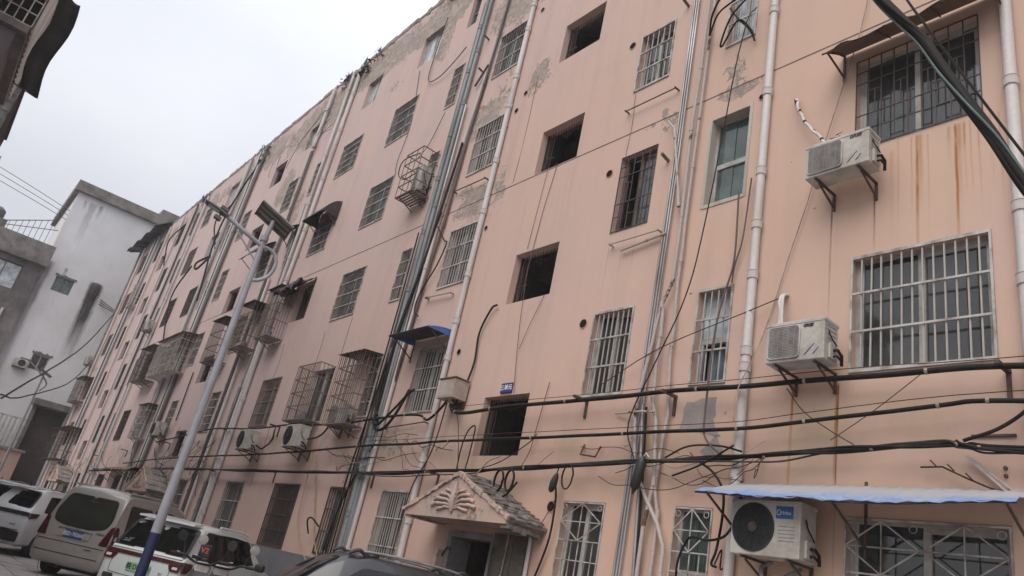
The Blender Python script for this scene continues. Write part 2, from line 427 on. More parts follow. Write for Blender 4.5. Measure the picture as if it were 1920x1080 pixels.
# ------------------------------------------------------------ mesh helpers
class MB:
    def __init__(s):
        s.v = []; s.f = []
    def add(s, v, f):
        o = len(s.v)
        s.v += [tuple(p) for p in v]
        s.f += [tuple(i + o for i in q) for q in f]
        return s
    def box(s, x0, x1, y0, y1, z0, z1):
        v = [(x, y, z) for x in (x0, x1) for y in (y0, y1) for z in (z0, z1)]
        return s.add(v, [(0, 1, 3, 2), (4, 6, 7, 5), (0, 4, 5, 1), (2, 3, 7, 6), (0, 2, 6, 4), (1, 5, 7, 3)])
    def bar(s, a, b, w, h=None, up=(0, 0, 1)):
        """rectangular bar from a to b"""
        a, b = Vector(a), Vector(b); h = h or w
        d = (b - a).normalized(); up = Vector(up)
        if abs(d.dot(up)) > .95:
            up = Vector((0, 1, 0)) if abs(d.y) < .9 else Vector((1, 0, 0))
        x = d.cross(up).normalized() * (w / 2); y = x.normalized().cross(d) * (h / 2)
        v = [p + sx * x + sy * y for p in (a, b) for sx, sy in ((-1, -1), (1, -1), (1, 1), (-1, 1))]
        return s.add(v, [(0, 1, 2, 3), (4, 7, 6, 5), (0, 4, 5, 1), (1, 5, 6, 2), (2, 6, 7, 3), (3, 7, 4, 0)])
    def tube(s, pts, r, n=8, cap=True):
        pts = [Vector(p) for p in pts]
        rs = r if isinstance(r, (list, tuple)) else [r] * len(pts)
        up = None; rings = []
        for i, p in enumerate(pts):
            d = (pts[min(i + 1, len(pts) - 1)] - pts[max(i - 1, 0)])
            if d.length < 1e-6: d = Vector((0, 0, 1))
            d.normalize()
            if up is None:
                up = d.orthogonal().normalized()
            else:
                up = (up - d * up.dot(d))
                if up.length < 1e-5: up = d.orthogonal()
                up.normalize()
            w = d.cross(up)
            rings.append([p + (up * math.cos(t) + w * math.sin(t)) * rs[i] for t in (2 * math.pi * k / n for k in range(n))])
        v = [q for r_ in rings for q in r_]; f = []
        for i in range(len(pts) - 1):
            for k in range(n):
                a = i * n + k; b = i * n + (k + 1) % n
                f.append((a, b, b + n, a + n))
        if cap:
            f.append(tuple(range(n - 1, -1, -1))); f.append(tuple((len(pts) - 1) * n + k for k in range(n)))
        return s.add(v, f)
    def lathe(s, prof, c, axis, n=24):
        """prof: (radius, along) list turned about axis at c"""
        axis = Vector(axis).normalized(); u = axis.orthogonal().normalized(); w = axis.cross(u); c = Vector(c)
        v = []; f = []
        for r, h in prof:
            for k in range(n):
                t = 2 * math.pi * k / n
                v.append(c + axis * h + (u * math.cos(t) + w * math.sin(t)) * max(r, 1e-4))
        for i in range(len(prof) - 1):
            for k in range(n):
                a = i * n + k; b = i * n + (k + 1) % n
                f.append((a, b, b + n, a + n))
        return s.add(v, f)
    def poly(s, pts, thick):
        """flat polygon (list of 3-d points) given thickness vector"""
        t = Vector(thick); k = len(pts); pts = [Vector(p) for p in pts]
        v = pts + [p + t for p in pts]
        f = [tuple(range(k)), tuple(range(2 * k - 1, k - 1, -1))] + [(i, i + k, (i + 1) % k + k, (i + 1) % k) for i in range(k)]
        return s.add(v, f)
    def grid(s, fn, nu, nv):
        v = [fn(i / nu, j / nv) for i in range(nu + 1) for j in range(nv + 1)]
        f = [(i * (nv + 1) + j, (i + 1) * (nv + 1) + j, (i + 1) * (nv + 1) + j + 1, i * (nv + 1) + j + 1) for i in range(nu) for j in range(nv)]
        return s.add(v, f)
    def sheet(s, fn, nu, nv, thick):
        """a thin sheet with real thickness"""
        t = Vector(thick); o = len(s.v); k = (nu + 1) * (nv + 1)
        s.grid(fn, nu, nv)
        s.grid(lambda a, b: Vector(fn(a, b)) + t, nu, nv)
        W = nv + 1
        e = [j for j in range(nv)]
        for j in range(nv):
            for i in (0, nu):
                a = o + i * W + j; s.f.append((a, a + 1, a + 1 + k, a + k))
        for i in range(nu):
            for j in (0, nv):
                a = o + i * W + j; s.f.append((a, a + W, a + W + k, a + k))
        return s
    def mesh(s, name, mat, smooth=None):
        me = bpy.data.meshes.new(name)
        me.from_pydata(s.v, [], s.f)
        me.materials.append(MAT[mat] if isinstance(mat, str) else mat)
        if smooth is not None:
            me.shade_smooth()
            me.set_sharp_from_angle(angle=rad(smooth))
        me.update()
        return me
    def build(s, name, mat, parent=None, smooth=None, bevel=None, label=None):
        o = bpy.data.objects.new(name, s.mesh(name, mat, smooth))
        COL.objects.link(o)
        if parent is not None:
            o.parent = parent
        if bevel:
            m = o.modifiers.new('bevel', 'BEVEL'); m.width = bevel; m.segments = 2; m.limit_method = 'ANGLE'
        if label: o['label'] = label
        return o
def link_mesh(name, me, parent=None, loc=(0, 0, 0), rot=(0, 0, 0), scale=(1, 1, 1)):
    o = bpy.data.objects.new(name, me); COL.objects.link(o)
    o.location = loc; o.rotation_euler = rot; o.scale = scale
    if parent is not None: o.parent = parent
    return o
def tag(o, label=None, cat=None, group=None, kind=None):
    if label: o['label'] = label
    if cat: o['category'] = cat
    if group: o['group'] = group
    if kind: o['kind'] = kind
    return o
def empty(name, loc=(0, 0, 0), rz=0.0):
    o = bpy.data.objects.new(name, None); COL.objects.link(o)
    o.location = loc; o.rotation_euler = (0, 0, rz); o.empty_display_size = .2
    return o
def copy_tree(o, parent=None):
    c = o.copy(); COL.objects.link(c)
    if parent is not None: c.parent = parent
    for ch in list(o.children): copy_tree(ch, c)
    return c
def smooth_pts(pts, k=5):
    """Catmull-Rom through pts"""
    pts = [Vector(p) for p in pts]
    if len(pts) < 3: return pts
    e = [pts[0] * 2 - pts[1]] + pts + [pts[-1] * 2 - pts[-2]]
    out = []
    for i in range(1, len(e) - 2):
        a, b, c, d = e[i - 1:i + 3]
        for j in range(k):
            t = j / k
            out.append(.5 * (2 * b + (c - a) * t + (2 * a - 5 * b + 4 * c - d) * t * t + (3 * b - a - 3 * c + d) * t ** 3))
    out.append(pts[-1])
    return out
def wig(pts, amp, sc=1.0):
    return [p + Vector((mnoise.noise(p * sc + Vector((3, 1, 7))), mnoise.noise(p * sc + Vector((9, 4, 2))), mnoise.noise(p * sc + Vector((5, 8, 1))))) * amp for p in pts]
def text(s, size, mat, parent, M, name='lettering', extrude=.0015, shear=0.0, bold=0.0):
    """text as a mesh child; M maps local xy (text plane) into the parent's space"""
    cu = bpy.data.curves.new(name, 'FONT'); cu.body = s; cu.size = size; cu.extrude = extrude
    cu.align_x = 'CENTER'; cu.align_y = 'CENTER'; cu.shear = shear; cu.offset = bold; cu.resolution_u = 3
    tmp = bpy.data.objects.new('tmp', cu); COL.objects.link(tmp)
    dg = bpy.context.evaluated_depsgraph_get(); dg.update()
    me = bpy.data.meshes.new_from_object(tmp.evaluated_get(dg))
    bpy.data.objects.remove(tmp)
    me.materials.clear(); me.materials.append(MAT[mat])
    o = bpy.data.objects.new(name, me); COL.objects.link(o); o.parent = parent
    o.matrix_local = M
    return o
def face_matrix(loc, right, up):
    r = Vector(right).normalized(); u = Vector(up); u = (u - r * u.dot(r)).normalized(); z = r.cross(u)
    return Matrix(((r.x, u.x, z.x, loc[0]), (r.y, u.y, z.y, loc[1]), (r.z, u.z, z.z, loc[2]), (0, 0, 0, 1)))
# ------------------------------------------------------------ ground
FY = 7.46                      # plane of the pink facade
def kid(mb, name, mat, root, **k):
    """part of a thing: mesh written in world metres, hung on the thing's base"""
    o = mb.build(name, mat, root, **k)
    o.location = -Vector(root.location)
    return o
g = MB()
g.grid(lambda a, b: (-400 + 800 * a, -400 + 800 * b, 0), 40, 40)
tag(g.build('ground', 'asphalt'), kind='structure')
road = MB().box(-60, 12, -1.3, 7.0, -.1, .012)
road = road.build('road', 'slab_stone'); tag(road, kind='structure')
slab_me = MB().box(-.49, .49, -.245, .245, 0, .03).mesh('paving_slab', 'slab_stone')
for i in range(16):
    for j in range(13):
        x = -29 + i + (0.5 if j % 2 else 0); y = -.6 + j * .5
        o = link_mesh('paving_slab', slab_me, road, (x, y, .004 + random.uniform(0, .012)), (random.uniform(-.006, .006), random.uniform(-.006, .006), 0))

# ------------------------------------------------------------ the pink block
B = empty('apartment_building', (-24, FY + 5, 0))
tag(B, 'long six storey salmon pink apartment block with peeling plaster and barred windows', 'building')
OPEN = []                      # openings cut in the facade: x0,x1,z0,z1,depth
bar_me = {}
def unit_bar(mat):
    if mat not in bar_me:
        bar_me[mat] = MB().box(-.5, .5, -.5, .5, -.5, .5).mesh('bar', mat)
    return bar_me[mat]
def window(x0, x1, z0, z1, grille='bars', frame='white_frame', curtain=None, depth=.13, glass_='pane_glass', near=False, barmat='white_bar_paint', split='slide', rails=2, step=.105, open_=0):
    OPEN.append((x0, x1, z0, z1, depth))
    y = FY + depth
    f = MB(); t = .045
    f.box(x0, x1, y - .03, y + .04, z0, z0 + t); f.box(x0, x1, y - .03, y + .04, z1 - t, z1)
    f.box(x0, x0 + t, y - .028, y + .038, z0 + t, z1 - t); f.box(x1 - t, x1, y - .028, y + .038, z0 + t, z1 - t)
    xm, zm = (x0 + x1) / 2, z0 + (z1 - z0) * .47
    if split == 'slide':
        f.box(xm - .035, xm + .035, y - .024, y + .034, z0 + t, z1 - t)
        f.box(x0 + t, x0 + t + .035, y - .018, y + .02, z0 + t, z1 - t); f.box(x1 - t - .035, x1 - t, y - .018, y + .02, z0 + t, z1 - t)
        f.box(x0 + t + .035, xm - .035, y - .016, y + .018, z0 + t, z0 + t + .04); f.box(xm + .035, x1 - t - .035, y - .016, y + .018, z1 - t - .05, z1 - t)
    elif split == 'hung':
        f.box(x0 + t, x1 - t, y - .026, y + .034, zm - .04, zm + .04)
        f.box(x0 + t, x0 + t + .03, y - .02, y + .02, z0 + t, zm - .04); f.box(x1 - t - .03, x1 - t, y - .02, y + .02, z0 + t, zm - .04)
    elif split == 'transom':
        zt = z1 - (z1 - z0) * .26
        f.box(x0 + t, x1 - t, y - .026, y + .034, zt - .03, zt + .03)
        f.box(xm - .03, xm + .03, y - .024, y + .032, z0 + t, zt - .03)
    win = kid(f, 'window', frame, B)
    p = MB()
    if split == 'hung' and open_:
        p.box(x0 + t, x1 - t, y - .003, y + .003, zm + .04, z1 - t)
    else:
        if open_:
            p.box(xm, x1 - t, y - .003, y + .003, z0 + t, z1 - t)
        else:
            p.box(x0 + t, xm, y - .003, y + .003, z0 + t, z1 - t); p.box(xm + .001, x1 - t, y + .009, y + .015, z0 + t, z1 - t)
    p.build('pane', glass_, win)
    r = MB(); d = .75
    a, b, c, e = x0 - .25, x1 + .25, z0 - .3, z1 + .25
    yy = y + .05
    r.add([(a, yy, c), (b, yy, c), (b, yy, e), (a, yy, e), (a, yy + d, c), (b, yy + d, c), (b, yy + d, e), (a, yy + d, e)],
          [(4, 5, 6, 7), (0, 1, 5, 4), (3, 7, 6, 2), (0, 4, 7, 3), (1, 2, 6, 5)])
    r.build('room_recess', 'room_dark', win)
    if curtain:
        cm, c0, c1 = curtain
        ca, cb = x0 + (x1 - x0) * c0, x0 + (x1 - x0) * c1
        n_ = max(6, int((cb - ca) / .035))
        ph = random.uniform(0, 6)
        MB().sheet(lambda u, v: (ca + (cb - ca) * u, yy + .07 + .022 * math.sin(u * n_ * 1.1 + ph) + .01 * math.sin(v * 5 + u * 9), z0 + .02 + (z1 - z0 - .05) * v), n_, 3, (0, .004, 0)).build('curtain', cm, win, smooth=60)
    # the grille in front
    yb = FY - .012
    h = z1 - z0
    if grille == 'bars':
        gm = MB(); q = .024
        gm.box(x0 - .012, x1 + .012, yb - .012, yb + .012, z0 - .012, z0 + q); gm.box(x0 - .012, x1 + .012, yb - .012, yb + .012, z1 - q, z1 + .012)
        gm.box(x0 - .012, x0 + q - .012, yb - .011, yb + .011, z0 + q, z1 - q); gm.box(x1 - q + .012, x1 + .012, yb - .011, yb + .011, z0 + q, z1 - q)
        for k in range(1, rails + 1):
            zz = z0 + h * k / (rails + 1)
            gm.box(x0 + .012, x1 - .012, yb - .014, yb + .004, zz - .012, zz + .012)
        nb = max(3, round((x1 - x0) / step))
        xs = [x0 + (x1 - x0) * k / nb for k in range(1, nb)]
        gm.build('grille', barmat, win)
        if not near:
            bm_ = MB()
            for x in xs: bm_.box(x - .008, x + .008, yb + .005, yb + .02, z0 + q, z1 - q)
            bm_.build('bars', 'backlit_bar_paint' if barmat == 'white_bar_paint' else barmat, win)
        if near:
            for x in xs:
                link_mesh('bar', unit_bar(barmat), win, (x, yb + .0125, (z0 + z1) / 2), (0, random.uniform(-.004, .004), 0), (.017, .015, h - 2 * q))
    elif grille == 'fancy':
        gm = MB(); w = .013
        for zz in (z0 + .01, z0 + h * .36, z0 + h * .72, z1 - .01): gm.box(x0, x1, yb - .006, yb + .006, zz - w / 2, zz + w / 2)
        nb = max(3, round((x1 - x0) / .16))
        for k in range(nb + 1):
            x = x0 + (x1 - x0) * k / nb
            gm.box(x - w / 2, x + w / 2, yb + .0065, yb + .018, z0, z1)
        for k in range(nb):
            xa = x0 + (x1 - x0) * (k + .5) / nb
            if k % 2:
                gm.box(xa - w / 2, xa + w / 2, yb + .0066, yb + .018, z0 + h * .36, z0 + h * .62)
                gm.bar((xa - .06, yb + .012, z0 + h * .62), (xa + .06, yb + .012, z0 + h * .62), w)
            else:
                gm.bar((xa - .07, yb + .012, z0 + h * .2), (xa + .07, yb + .012, z0 + h * .2), w)
                gm.bar((xa - .07, yb + .012, z0 + h * .86), (xa + .07, yb + .012, z0 + h * .86), w)
        gm.build('grille', 'dark_bar_iron', win)
    elif grille == 'diamond':
        gm = MB(); w = .013
        gm.box(x0, x1, yb - .008, yb + .008, z1 - .03, z1 - .01); gm.box(x0, x1, yb - .008, yb + .008, z0, z0 + .02)
        for x in (x0 + .008, x1 - .008): gm.box(x - .009, x + .009, yb - .007, yb + .007, z0 + .02, z1 - .03)
        zd = z1 - .53
        nd = max(1, round((x1 - x0) / .72)); wd = (x1 - x0) / nd
        gm.box(x0 + .02, x1 - .02, yb - .005, yb + .009, zd - .008, zd + .008); gm.box(x0 + .02, x1 - .02, yb - .006, yb + .008, zd + .245, zd + .258)
        for k in range(nd):
            a_, b_ = x0 + wd * k + .02, x0 + wd * (k + 1) - .02
            m_ = (a_ + b_) / 2; zc = (zd + z1 - .03) / 2
            for (u, v) in (((a_, zc), (m_, z1 - .03)), ((m_, z1 - .03), (b_, zc)), ((b_, zc), (m_, zd)), ((m_, zd), (a_, zc)), ((m_, zd), (m_, z1 - .03))):
                gm.bar((u[0], yb - .016, u[1]), (v[0], yb - .016, v[1]), w * .8, w)
            for ex in (a_ + .05, b_ - .05):
                gm.tube([(ex + .035 * math.cos(t), yb - .016, z1 - .09 + .035 * math.sin(t)) for t in (i * math.pi / 5 for i in range(11))], .005, 5)
        for k in range(1, 4):
            zz = zd - (zd - z0) * k / 4
            gm.box(x0 + .02, x1 - .02, yb - .004, yb + .008, zz - .007, zz + .007)
        nb = round((x1 - x0) / .13)
        for k in range(1, nb):
            x = x0 + (x1 - x0) * k / nb
            gm.box(x - .007, x + .007, yb + .0085, yb + .018, z0 + .02, zd)
        gm.build('grille', 'white_bar_paint', win)
    return win

K = lambda k, a=4.47, s=2.83: a + s * (k - 1)      # sill height of storey k
HD = lambda k: 5.86 + 2.815 * (k - 1)              # head height of storey k
rc = random.Random(3)
def cur():
    t = rc.random()
    if t < .35: return None
    m = rc.choice(['curtain_dark', 'curtain_pale', 'curtain_pale', 'curtain_green', 'curtain_blue', 'curtain_dark'])
    a = rc.choice([(0, .4), (0, 1), (.55, 1), (0, .3), (.1, .9)])
    return (m, *a)
# third stair unit, right hand flat (nearest)
window(-3.86, -2.44, 4.46, 5.85, near=True, curtain=('curtain_dark', .3, .97), step=.107)
window(-3.87, -2.45, 7.36, 8.74, 'fancy', curtain=('curtain_pale', .52, 1), frame='white_frame', open_=0)
window(-3.87, -2.40, 1.45, 2.92, 'diamond', curtain=None, split='slide')
window(-6.01, -5.47, 4.49, 5.84, near=True, split='hung', open_=1, curtain=('curtain_blue', .15, 1), glass_='pane_frosted')
window(-6.13, -5.45, 7.24, 8.78, None, split='hung', glass_='pane_green', depth=.17, curtain=('curtain_green', 0, 1))
sw = MB()                                     # cream plaster lining and lip of the big bathroom window
sw.box(-6.13, -6.118, FY - .008, FY + .16, 7.24, 8.78); sw.box(-5.462, -5.45, FY - .008, FY + .16, 7.24, 8.78); sw.box(-6.118, -5.462, FY - .008, FY + .16, 8.768, 8.78); sw.box(-6.118, -5.462, FY - .008, FY + .16, 7.24, 7.252)
sw.box(-6.17, -6.131, FY - .009, FY + .004, 7.2, 8.82); sw.box(-5.449, -5.41, FY - .009, FY + .004, 7.2, 8.82); sw.box(-6.131, -5.449, FY - .012, FY + .004, 7.19, 7.239)
kid(sw, 'window_surround', 'cream_paint', B)
window(-6.02, -5.50, 10.16, 11.5, near=True, glass_='pane_frosted', curtain=('curtain_blue', 0, 1))
window(-6.01, -5.46, 1.5, 2.93, 'diamond', split='hung', glass_='pane_green')
window(-8.0, -7.19, 4.46, 5.83, near=True, curtain=('curtain_pale', .05, .3), step=.1)
window(-7.98, -7.19, 7.27, 8.76, 'fancy', frame='brown_frame', open_=1, curtain=('curtain_green', .55, 1))
window(-7.96, -7.19, 10.18, 11.45, near=True, step=.13, curtain=('curtain_blue', .2, .8))
window(-7.99, -7.18, 1.35, 2.92, 'diamond', split='slide', curtain=('curtain_green', .6, 1))
for k in (4, 5):
    window(-8.0, -7.2, K(k), HD(k), near=False); window(-6.02, -5.48, K(k), HD(k)); window(-3.86, -2.44, K(k), HD(k))
window(-3.86, -2.44, K(3), HD(3))
# stair openings, left flats and the other units
for c, rows in (((-9.24, -10.45), (1, 2, 3, 4, 5)),):
    pass
STAIRS = []
def stair(x0, x1, z0, z1, bars=True):
    OPEN.append((x0, x1, z0, z1, .19))
    y = FY + .19
    s_ = MB(); a, b, c, e, d = x0 - .7, x1 + .7, z0 - .55, z1 + .8, 2.6
    s_.add([(a, y, c), (b, y, c), (b, y, e), (a, y, e), (a, y + d, c), (b, y + d, c), (b, y + d, e), (a, y + d, e)],
           [(4, 5, 6, 7), (0, 1, 5, 4), (3, 7, 6, 2), (0, 4, 7, 3), (1, 2, 6, 5),])
    s_.box(x0 - .6, x1 + .6, y + 1.6, y + 2.55, z0 - .5, z0 - .34)
    s_.box(x0 - .6, (x0 + x1) / 2 - .1, y + .9, y + 1.55, z1 + .1, z1 + .55)
    r = kid(s_, 'stairwell', 'stairwell_paint', B)
    if bars:
        gm = MB(); yy = FY + .165
        for k in range(1, 4):
            x = x0 + .07 * k; gm.box(x - .006, x + .006, yy - .006, yy + .006, z0, z1)
        gm.box(x0, x0 + .3, yy - .005, yy + .02, z0 + (z1 - z0) * .4, z0 + (z1 - z0) * .4 + .016)
        gm.box(x0, x0 + .02, yy - .02, yy + .02, z0, z1)
        nb = int((x1 - x0) / .075)
        for k in range(4, nb):
            x = x0 + (x1 - x0) * k / nb; gm.box(x - .004, x + .004, yy - .004, yy + .004, z1 - .22 - .05 * math.sin(k), z1)
        gm.build('grille', 'dark_bar_iron', r)
for (x0, x1, zs) in ((-10.45, -9.24, ((3.58, 4.62), (6.42, 7.46), (9.27, 10.31), (12.12, 13.16), (14.97, 16.0))),
                     (-28.85, -27.6, ((3.66, 4.6), (6.4, 7.44), (9.2, 10.2), (11.98, 12.95), (14.9, 15.95))),
                     (-45.75, -44.6, ((3.6, 4.6), (6.38, 7.4), (9.15, 10.25), (11.9, 12.95), (14.65, 15.7)))):
    for z in zs: stair(x0, x1, *z)
# left kitchen column of the third unit
window(-13.12, -12.1, 1.4, 2.92, near=True, curtain=('curtain_pale', .55, .75), rails=2, step=.085)
window(-13.1, -12.05, 4.46, 5.86, near=True, curtain=('curtain_pale', .3, .5), step=.095)
for k, cu_ in ((2, ('curtain_pale', .2, .9)), (3, ('curtain_blue', .3, .9)), (4, ('curtain_pale', .1, .8)), (5, None)):
    window(-13.08, -12.06, K(k) - .06 * (k == 2), HD(k), near=k < 4, rails=2, step=.1, curtain=cu_)
# narrow bathroom column
window(-15.34, -14.66, 1.55, 2.92, rails=2, glass_='pane_green', barmat='dark_bar_iron')
for k in (1, 2, 3, 4): window(-15.14, -14.66, K(k), HD(k), step=.085, rails=3)
window(-15.2, -14.75, K(5), HD(5) - .1, None, 'green_frame', split='hung')
# big room columns towards the second unit
window(-18.4, -16.95, 1.5, 2.93, near=False, frame='brown_frame', barmat='dark_bar_iron', rails=3, curtain=('curtain_dark', 0, 1), step=.08)
window(-18.25, -17.0, 4.47, 5.86, None, curtain=('curtain_green', .5, 1))
for k in (2, 3, 4):
    window(-18.28, -16.95, K(k) + .0, HD(k) + .02, rails=3, step=.09, curtain=cur())
window(-17.72, -16.62, 15.62, 16.82, None, glass_='pane_frosted')
window(-21.85, -20.45, 1.35, 2.93, 'bars', barmat='white_bar_paint', rails=2, glass_='pane_green', step=.14)
window(-21.67, -20.33, 4.5, 5.9, rails=3, barmat='rusty_bar_iron', step=.1)
window(-21.3, -20.2, 7.7, 8.95, None, frame='brown_frame', depth=.2, curtain=('curtain_dark', .4, 1))
window(-21.7, -20.4, 10.05, 11.25, rails=3, curtain=('curtain_pale', .25, .7))
window(-21.6, -20.25, 12.95, 14.25, rails=4, curtain=('curtain_pale', .2, .9))
window(-21.25, -20.3, 15.62, 16.75, None, glass_='pane_frosted')
# second unit, right of its stair
for k in (1, 2, 3, 4): window(-23.72, -23.2, K(k), HD(k), step=.1, rails=4, barmat='white_bar_paint')
for k in (1, 2, 3, 4): window(-26.2, -25.3, K(k), HD(k), step=.12, rails=4, curtain=cur())
window(-25.9, -25.1, 15.68, 16.7, None, glass_='pane_frosted')
window(-26.4, -25.4, 1.45, 2.9); window(-23.8, -23.2, 1.45, 2.9)
# second unit, left of its stair
for k in (1, 2, 3, 4): window(-30.9, -30.05, K(k), HD(k), step=.12, rails=3)
for k in (1, 2, 3, 4): window(-32.9, -32.35, K(k), HD(k), step=.12, rails=3)
for k in (1, 2, 3, 4, 5): window(-35.3, -34.05, K(k), HD(k), 'bars' if k not in (4, 5) else None, rails=4, barmat='dark_bar_iron', glass_='pane_frosted' if k > 3 else 'pane_glass', curtain=cur())
for k in (1, 2, 3, 4): window(-38.65, -37.4, K(k), HD(k), rails=5, barmat='dark_bar_iron' if k != 4 else 'rusty_bar_iron', curtain=cur())
window(-38.5, -37.3, 15.65, 16.75, 'bars')
for x0, x1 in ((-30.9, -30.0), (-32.9, -32.35), (-35.3, -34.05), (-38.65, -37.4), (-40.6, -40.05), (-43.3, -42.4), (-47.8, -47.0), (-51.8, -50.5)):
    window(x0, x1, 1.45, 2.9, barmat='dark_bar_iron')
# first unit, far end
for k in (1, 2, 3, 4, 5):
    window(-40.6, -40.05, K(k), HD(k), rails=4, barmat='dark_bar_iron'); window(-43.3, -42.4, K(k), HD(k), rails=3, barmat='dark_bar_iron')
    window(-47.85, -47.1, K(k), HD(k), rails=3, barmat='dark_bar_iron'); window(-51.8, -50.5, K(k), HD(k), rails=5, barmat='rusty_bar_iron')
window(-53.3, -52.7, K(3), HD(3)); window(-53.3, -52.7, K(4), HD(4))
# doors of the stair entries
DOORS = ((-10.55, -9.4, 0.25, 2.32), (-28.9, -27.7, .25, 2.3), (-45.8, -44.6, .25, 2.3))
for d in DOORS: OPEN.append((*d, .4))

# the wall itself: cells between all opening edges, openings left out, reveals turned in
XL, XR, ZT = -53.9, 7.5, 18.2
xs = sorted({XL, XR} | {round(v, 3) for o in OPEN for v in o[:2]} | {XL + i for i in range(1, 62)})
zs = sorted({0, ZT} | {round(v, 3) for o in OPEN for v in o[2:4]})
w = MB(); vid = {}
def vx(x, z):
    if (x, z) not in vid:
        vid[(x, z)] = len(w.v); w.v.append((x, FY, z))
    return vid[(x, z)]
for i in range(len(xs) - 1):
    xm = (xs[i] + xs[i + 1]) / 2
    cand = [o for o in OPEN if o[0] < xm < o[1]]
    j = 0
    while j < len(zs) - 1:
        def hole(j): 
            zm = (zs[j] + zs[j + 1]) / 2
            return any(o[2] < zm < o[3] for o in cand)
        if hole(j): j += 1; continue
        k = j
        w.f.append((vx(xs[i], zs[j]), vx(xs[i + 1], zs[j]), vx(xs[i + 1], zs[j + 1]), vx(xs[i], zs[j + 1])))
        j += 1
for (x0, x1, z0, z1, d) in OPEN:
    y = FY + d + .045
    w.add([(x0, FY, z0), (x1, FY, z0), (x1, FY, z1), (x0, FY, z1), (x0, y, z0), (x1, y, z0), (x1, y, z1), (x0, y, z1)],
          [(0, 4, 5, 1), (1, 5, 6, 2), (2, 6, 7, 3), (3, 7, 4, 0)])
w.add([(XL, FY, 0), (XL, FY + 11, 0), (XL, FY + 11, ZT), (XL, FY, ZT), (XR, FY, 0), (XR, FY + 11, 0), (XR, FY + 11, ZT), (XR, FY, ZT)],
      [(0, 3, 2, 1), (4, 5, 6, 7), (1, 2, 6, 5)])
kid(w, 'wall', 'pink_facade', B)
kid(MB().box(XL + .05, XR - .05, FY + .06, FY + 10.95, ZT - .3, ZT - .05), 'roof_slab', 'concrete', B)
# plinth, with the door openings left free
pl = MB(); px = XL
for d in sorted(DOORS) + [(XR, XR, 0, 0)]:
    pl.box(px, d[0] - .12, FY - .035, FY + .02, 0, 1.46); px = d[1] + .12
kid(pl, 'plinth', 'plinth_grey', B)
worn('parapet_cement', (0.33, 0.285, 0.26), (0.2, 0.17, 0.155), 2.5, 0.95, bump=0.01, fine=0.35)
# crumbling parapet edge
pm = MB(); x = XL - .1
while x < XR:
    L = random.uniform(.06, .45)
    hgt = .10 + .06 * mnoise.noise(Vector((x * .9, 0, 0))) + random.uniform(-.05, .05)
    pm.box(x, min(x + L, XR), FY - .008 - random.uniform(0, .02), FY + .22, ZT - random.uniform(.04, .14), ZT + max(.02, hgt)); x += L + .001
kid(pm, 'parapet', 'parapet_cement', B)
for (x, z, wd, dr) in ((-22.0, 18.05, 1.1, .5), (-31.2, 18.0, 1.3, .9), (-23.6, 18.1, .7, .3), (-16.6, 18.1, .4, .3), (-40.0, 18.05, .8, .4), (-13.1, 18.1, .7, .35)):
    m = MB()
    for q in range(26):
        c = Vector((x + random.gauss(0, wd * .4), FY - .10 + random.gauss(0, .06), z + random.uniform(-dr, .12)))
        e = [c + Vector((random.gauss(0, .12), random.gauss(0, .06), random.gauss(0, .10))) for _ in range(3)]
        m.poly(e, (0, .012, .008))
    tag(kid(m, 'tar_felt', 'black_tarp', B), kind='stuff')
# score line between storeys
kid(MB().box(XL, XR, FY - .004, FY + .01, 9.235, 9.255), 'score_line', 'brown_frame', B)
# patches of bare mortar
def patch(pts, mat='mortar', t=.006):
    kid(MB().poly([(x, FY - t, z) for x, z in pts], (0, t + .004, 0)), 'mortar_patch', mat, B)
def ragged(pts, n=5, a=.03):
    out = []
    for i, p in enumerate(pts):
        q = pts[(i + 1) % len(pts)]
        for k in range(n):
            t = k / n
            out.append((p[0] + (q[0] - p[0]) * t + random.uniform(-a, a), p[1] + (q[1] - p[1]) * t + random.uniform(-a, a)))
    return out
patch(ragged([(-6.1, 3.9), (-6.02, 4.25), (-5.55, 4.3), (-5.58, 4.0), (-5.45, 3.78), (-5.75, 3.85)], 4, .02))
patch(ragged([(-5.72, 3.62), (-5.5, 3.8), (-5.42, 3.62), (-5.6, 3.48)], 3, .015))
patch(ragged([(-7.0, 4.05), (-6.88, 4.1), (-6.85, 3.75), (-7.0, 3.7)], 3, .02), 'porch_paint')
# vent holes: a rim and a flat near-black disc painted as inner shade
for (x, z, r) in ((-8.21, 11.39, .07), (-8.24, 8.54, .07), (-5.27, 8.84, .05), (-8.24, 5.70, .075), (-8.25, 2.82, .075), (-11.64, 11.39, .06), (-11.43, 11.78, .06), (-11.55, 14.3, .06), (-11.4, 14.7, .06), (-11.62, 5.62, .06), (-11.72, 8.4, .05)):
    h = kid(MB().lathe([(r * 1.15, -.004), (r * 1.15, -.012), (r, -.012), (r * .95, .0)], (x, FY, z), (0, 1, 0), 18), 'vent_hole', 'porch_paint', B, smooth=30)
    MB().lathe([(r * .97, -.0125), (r * .95, -.0115), (0, -.011)], (x, FY, z), (0, 1, 0), 18).build('vent_dark', 'hole_dark', h)

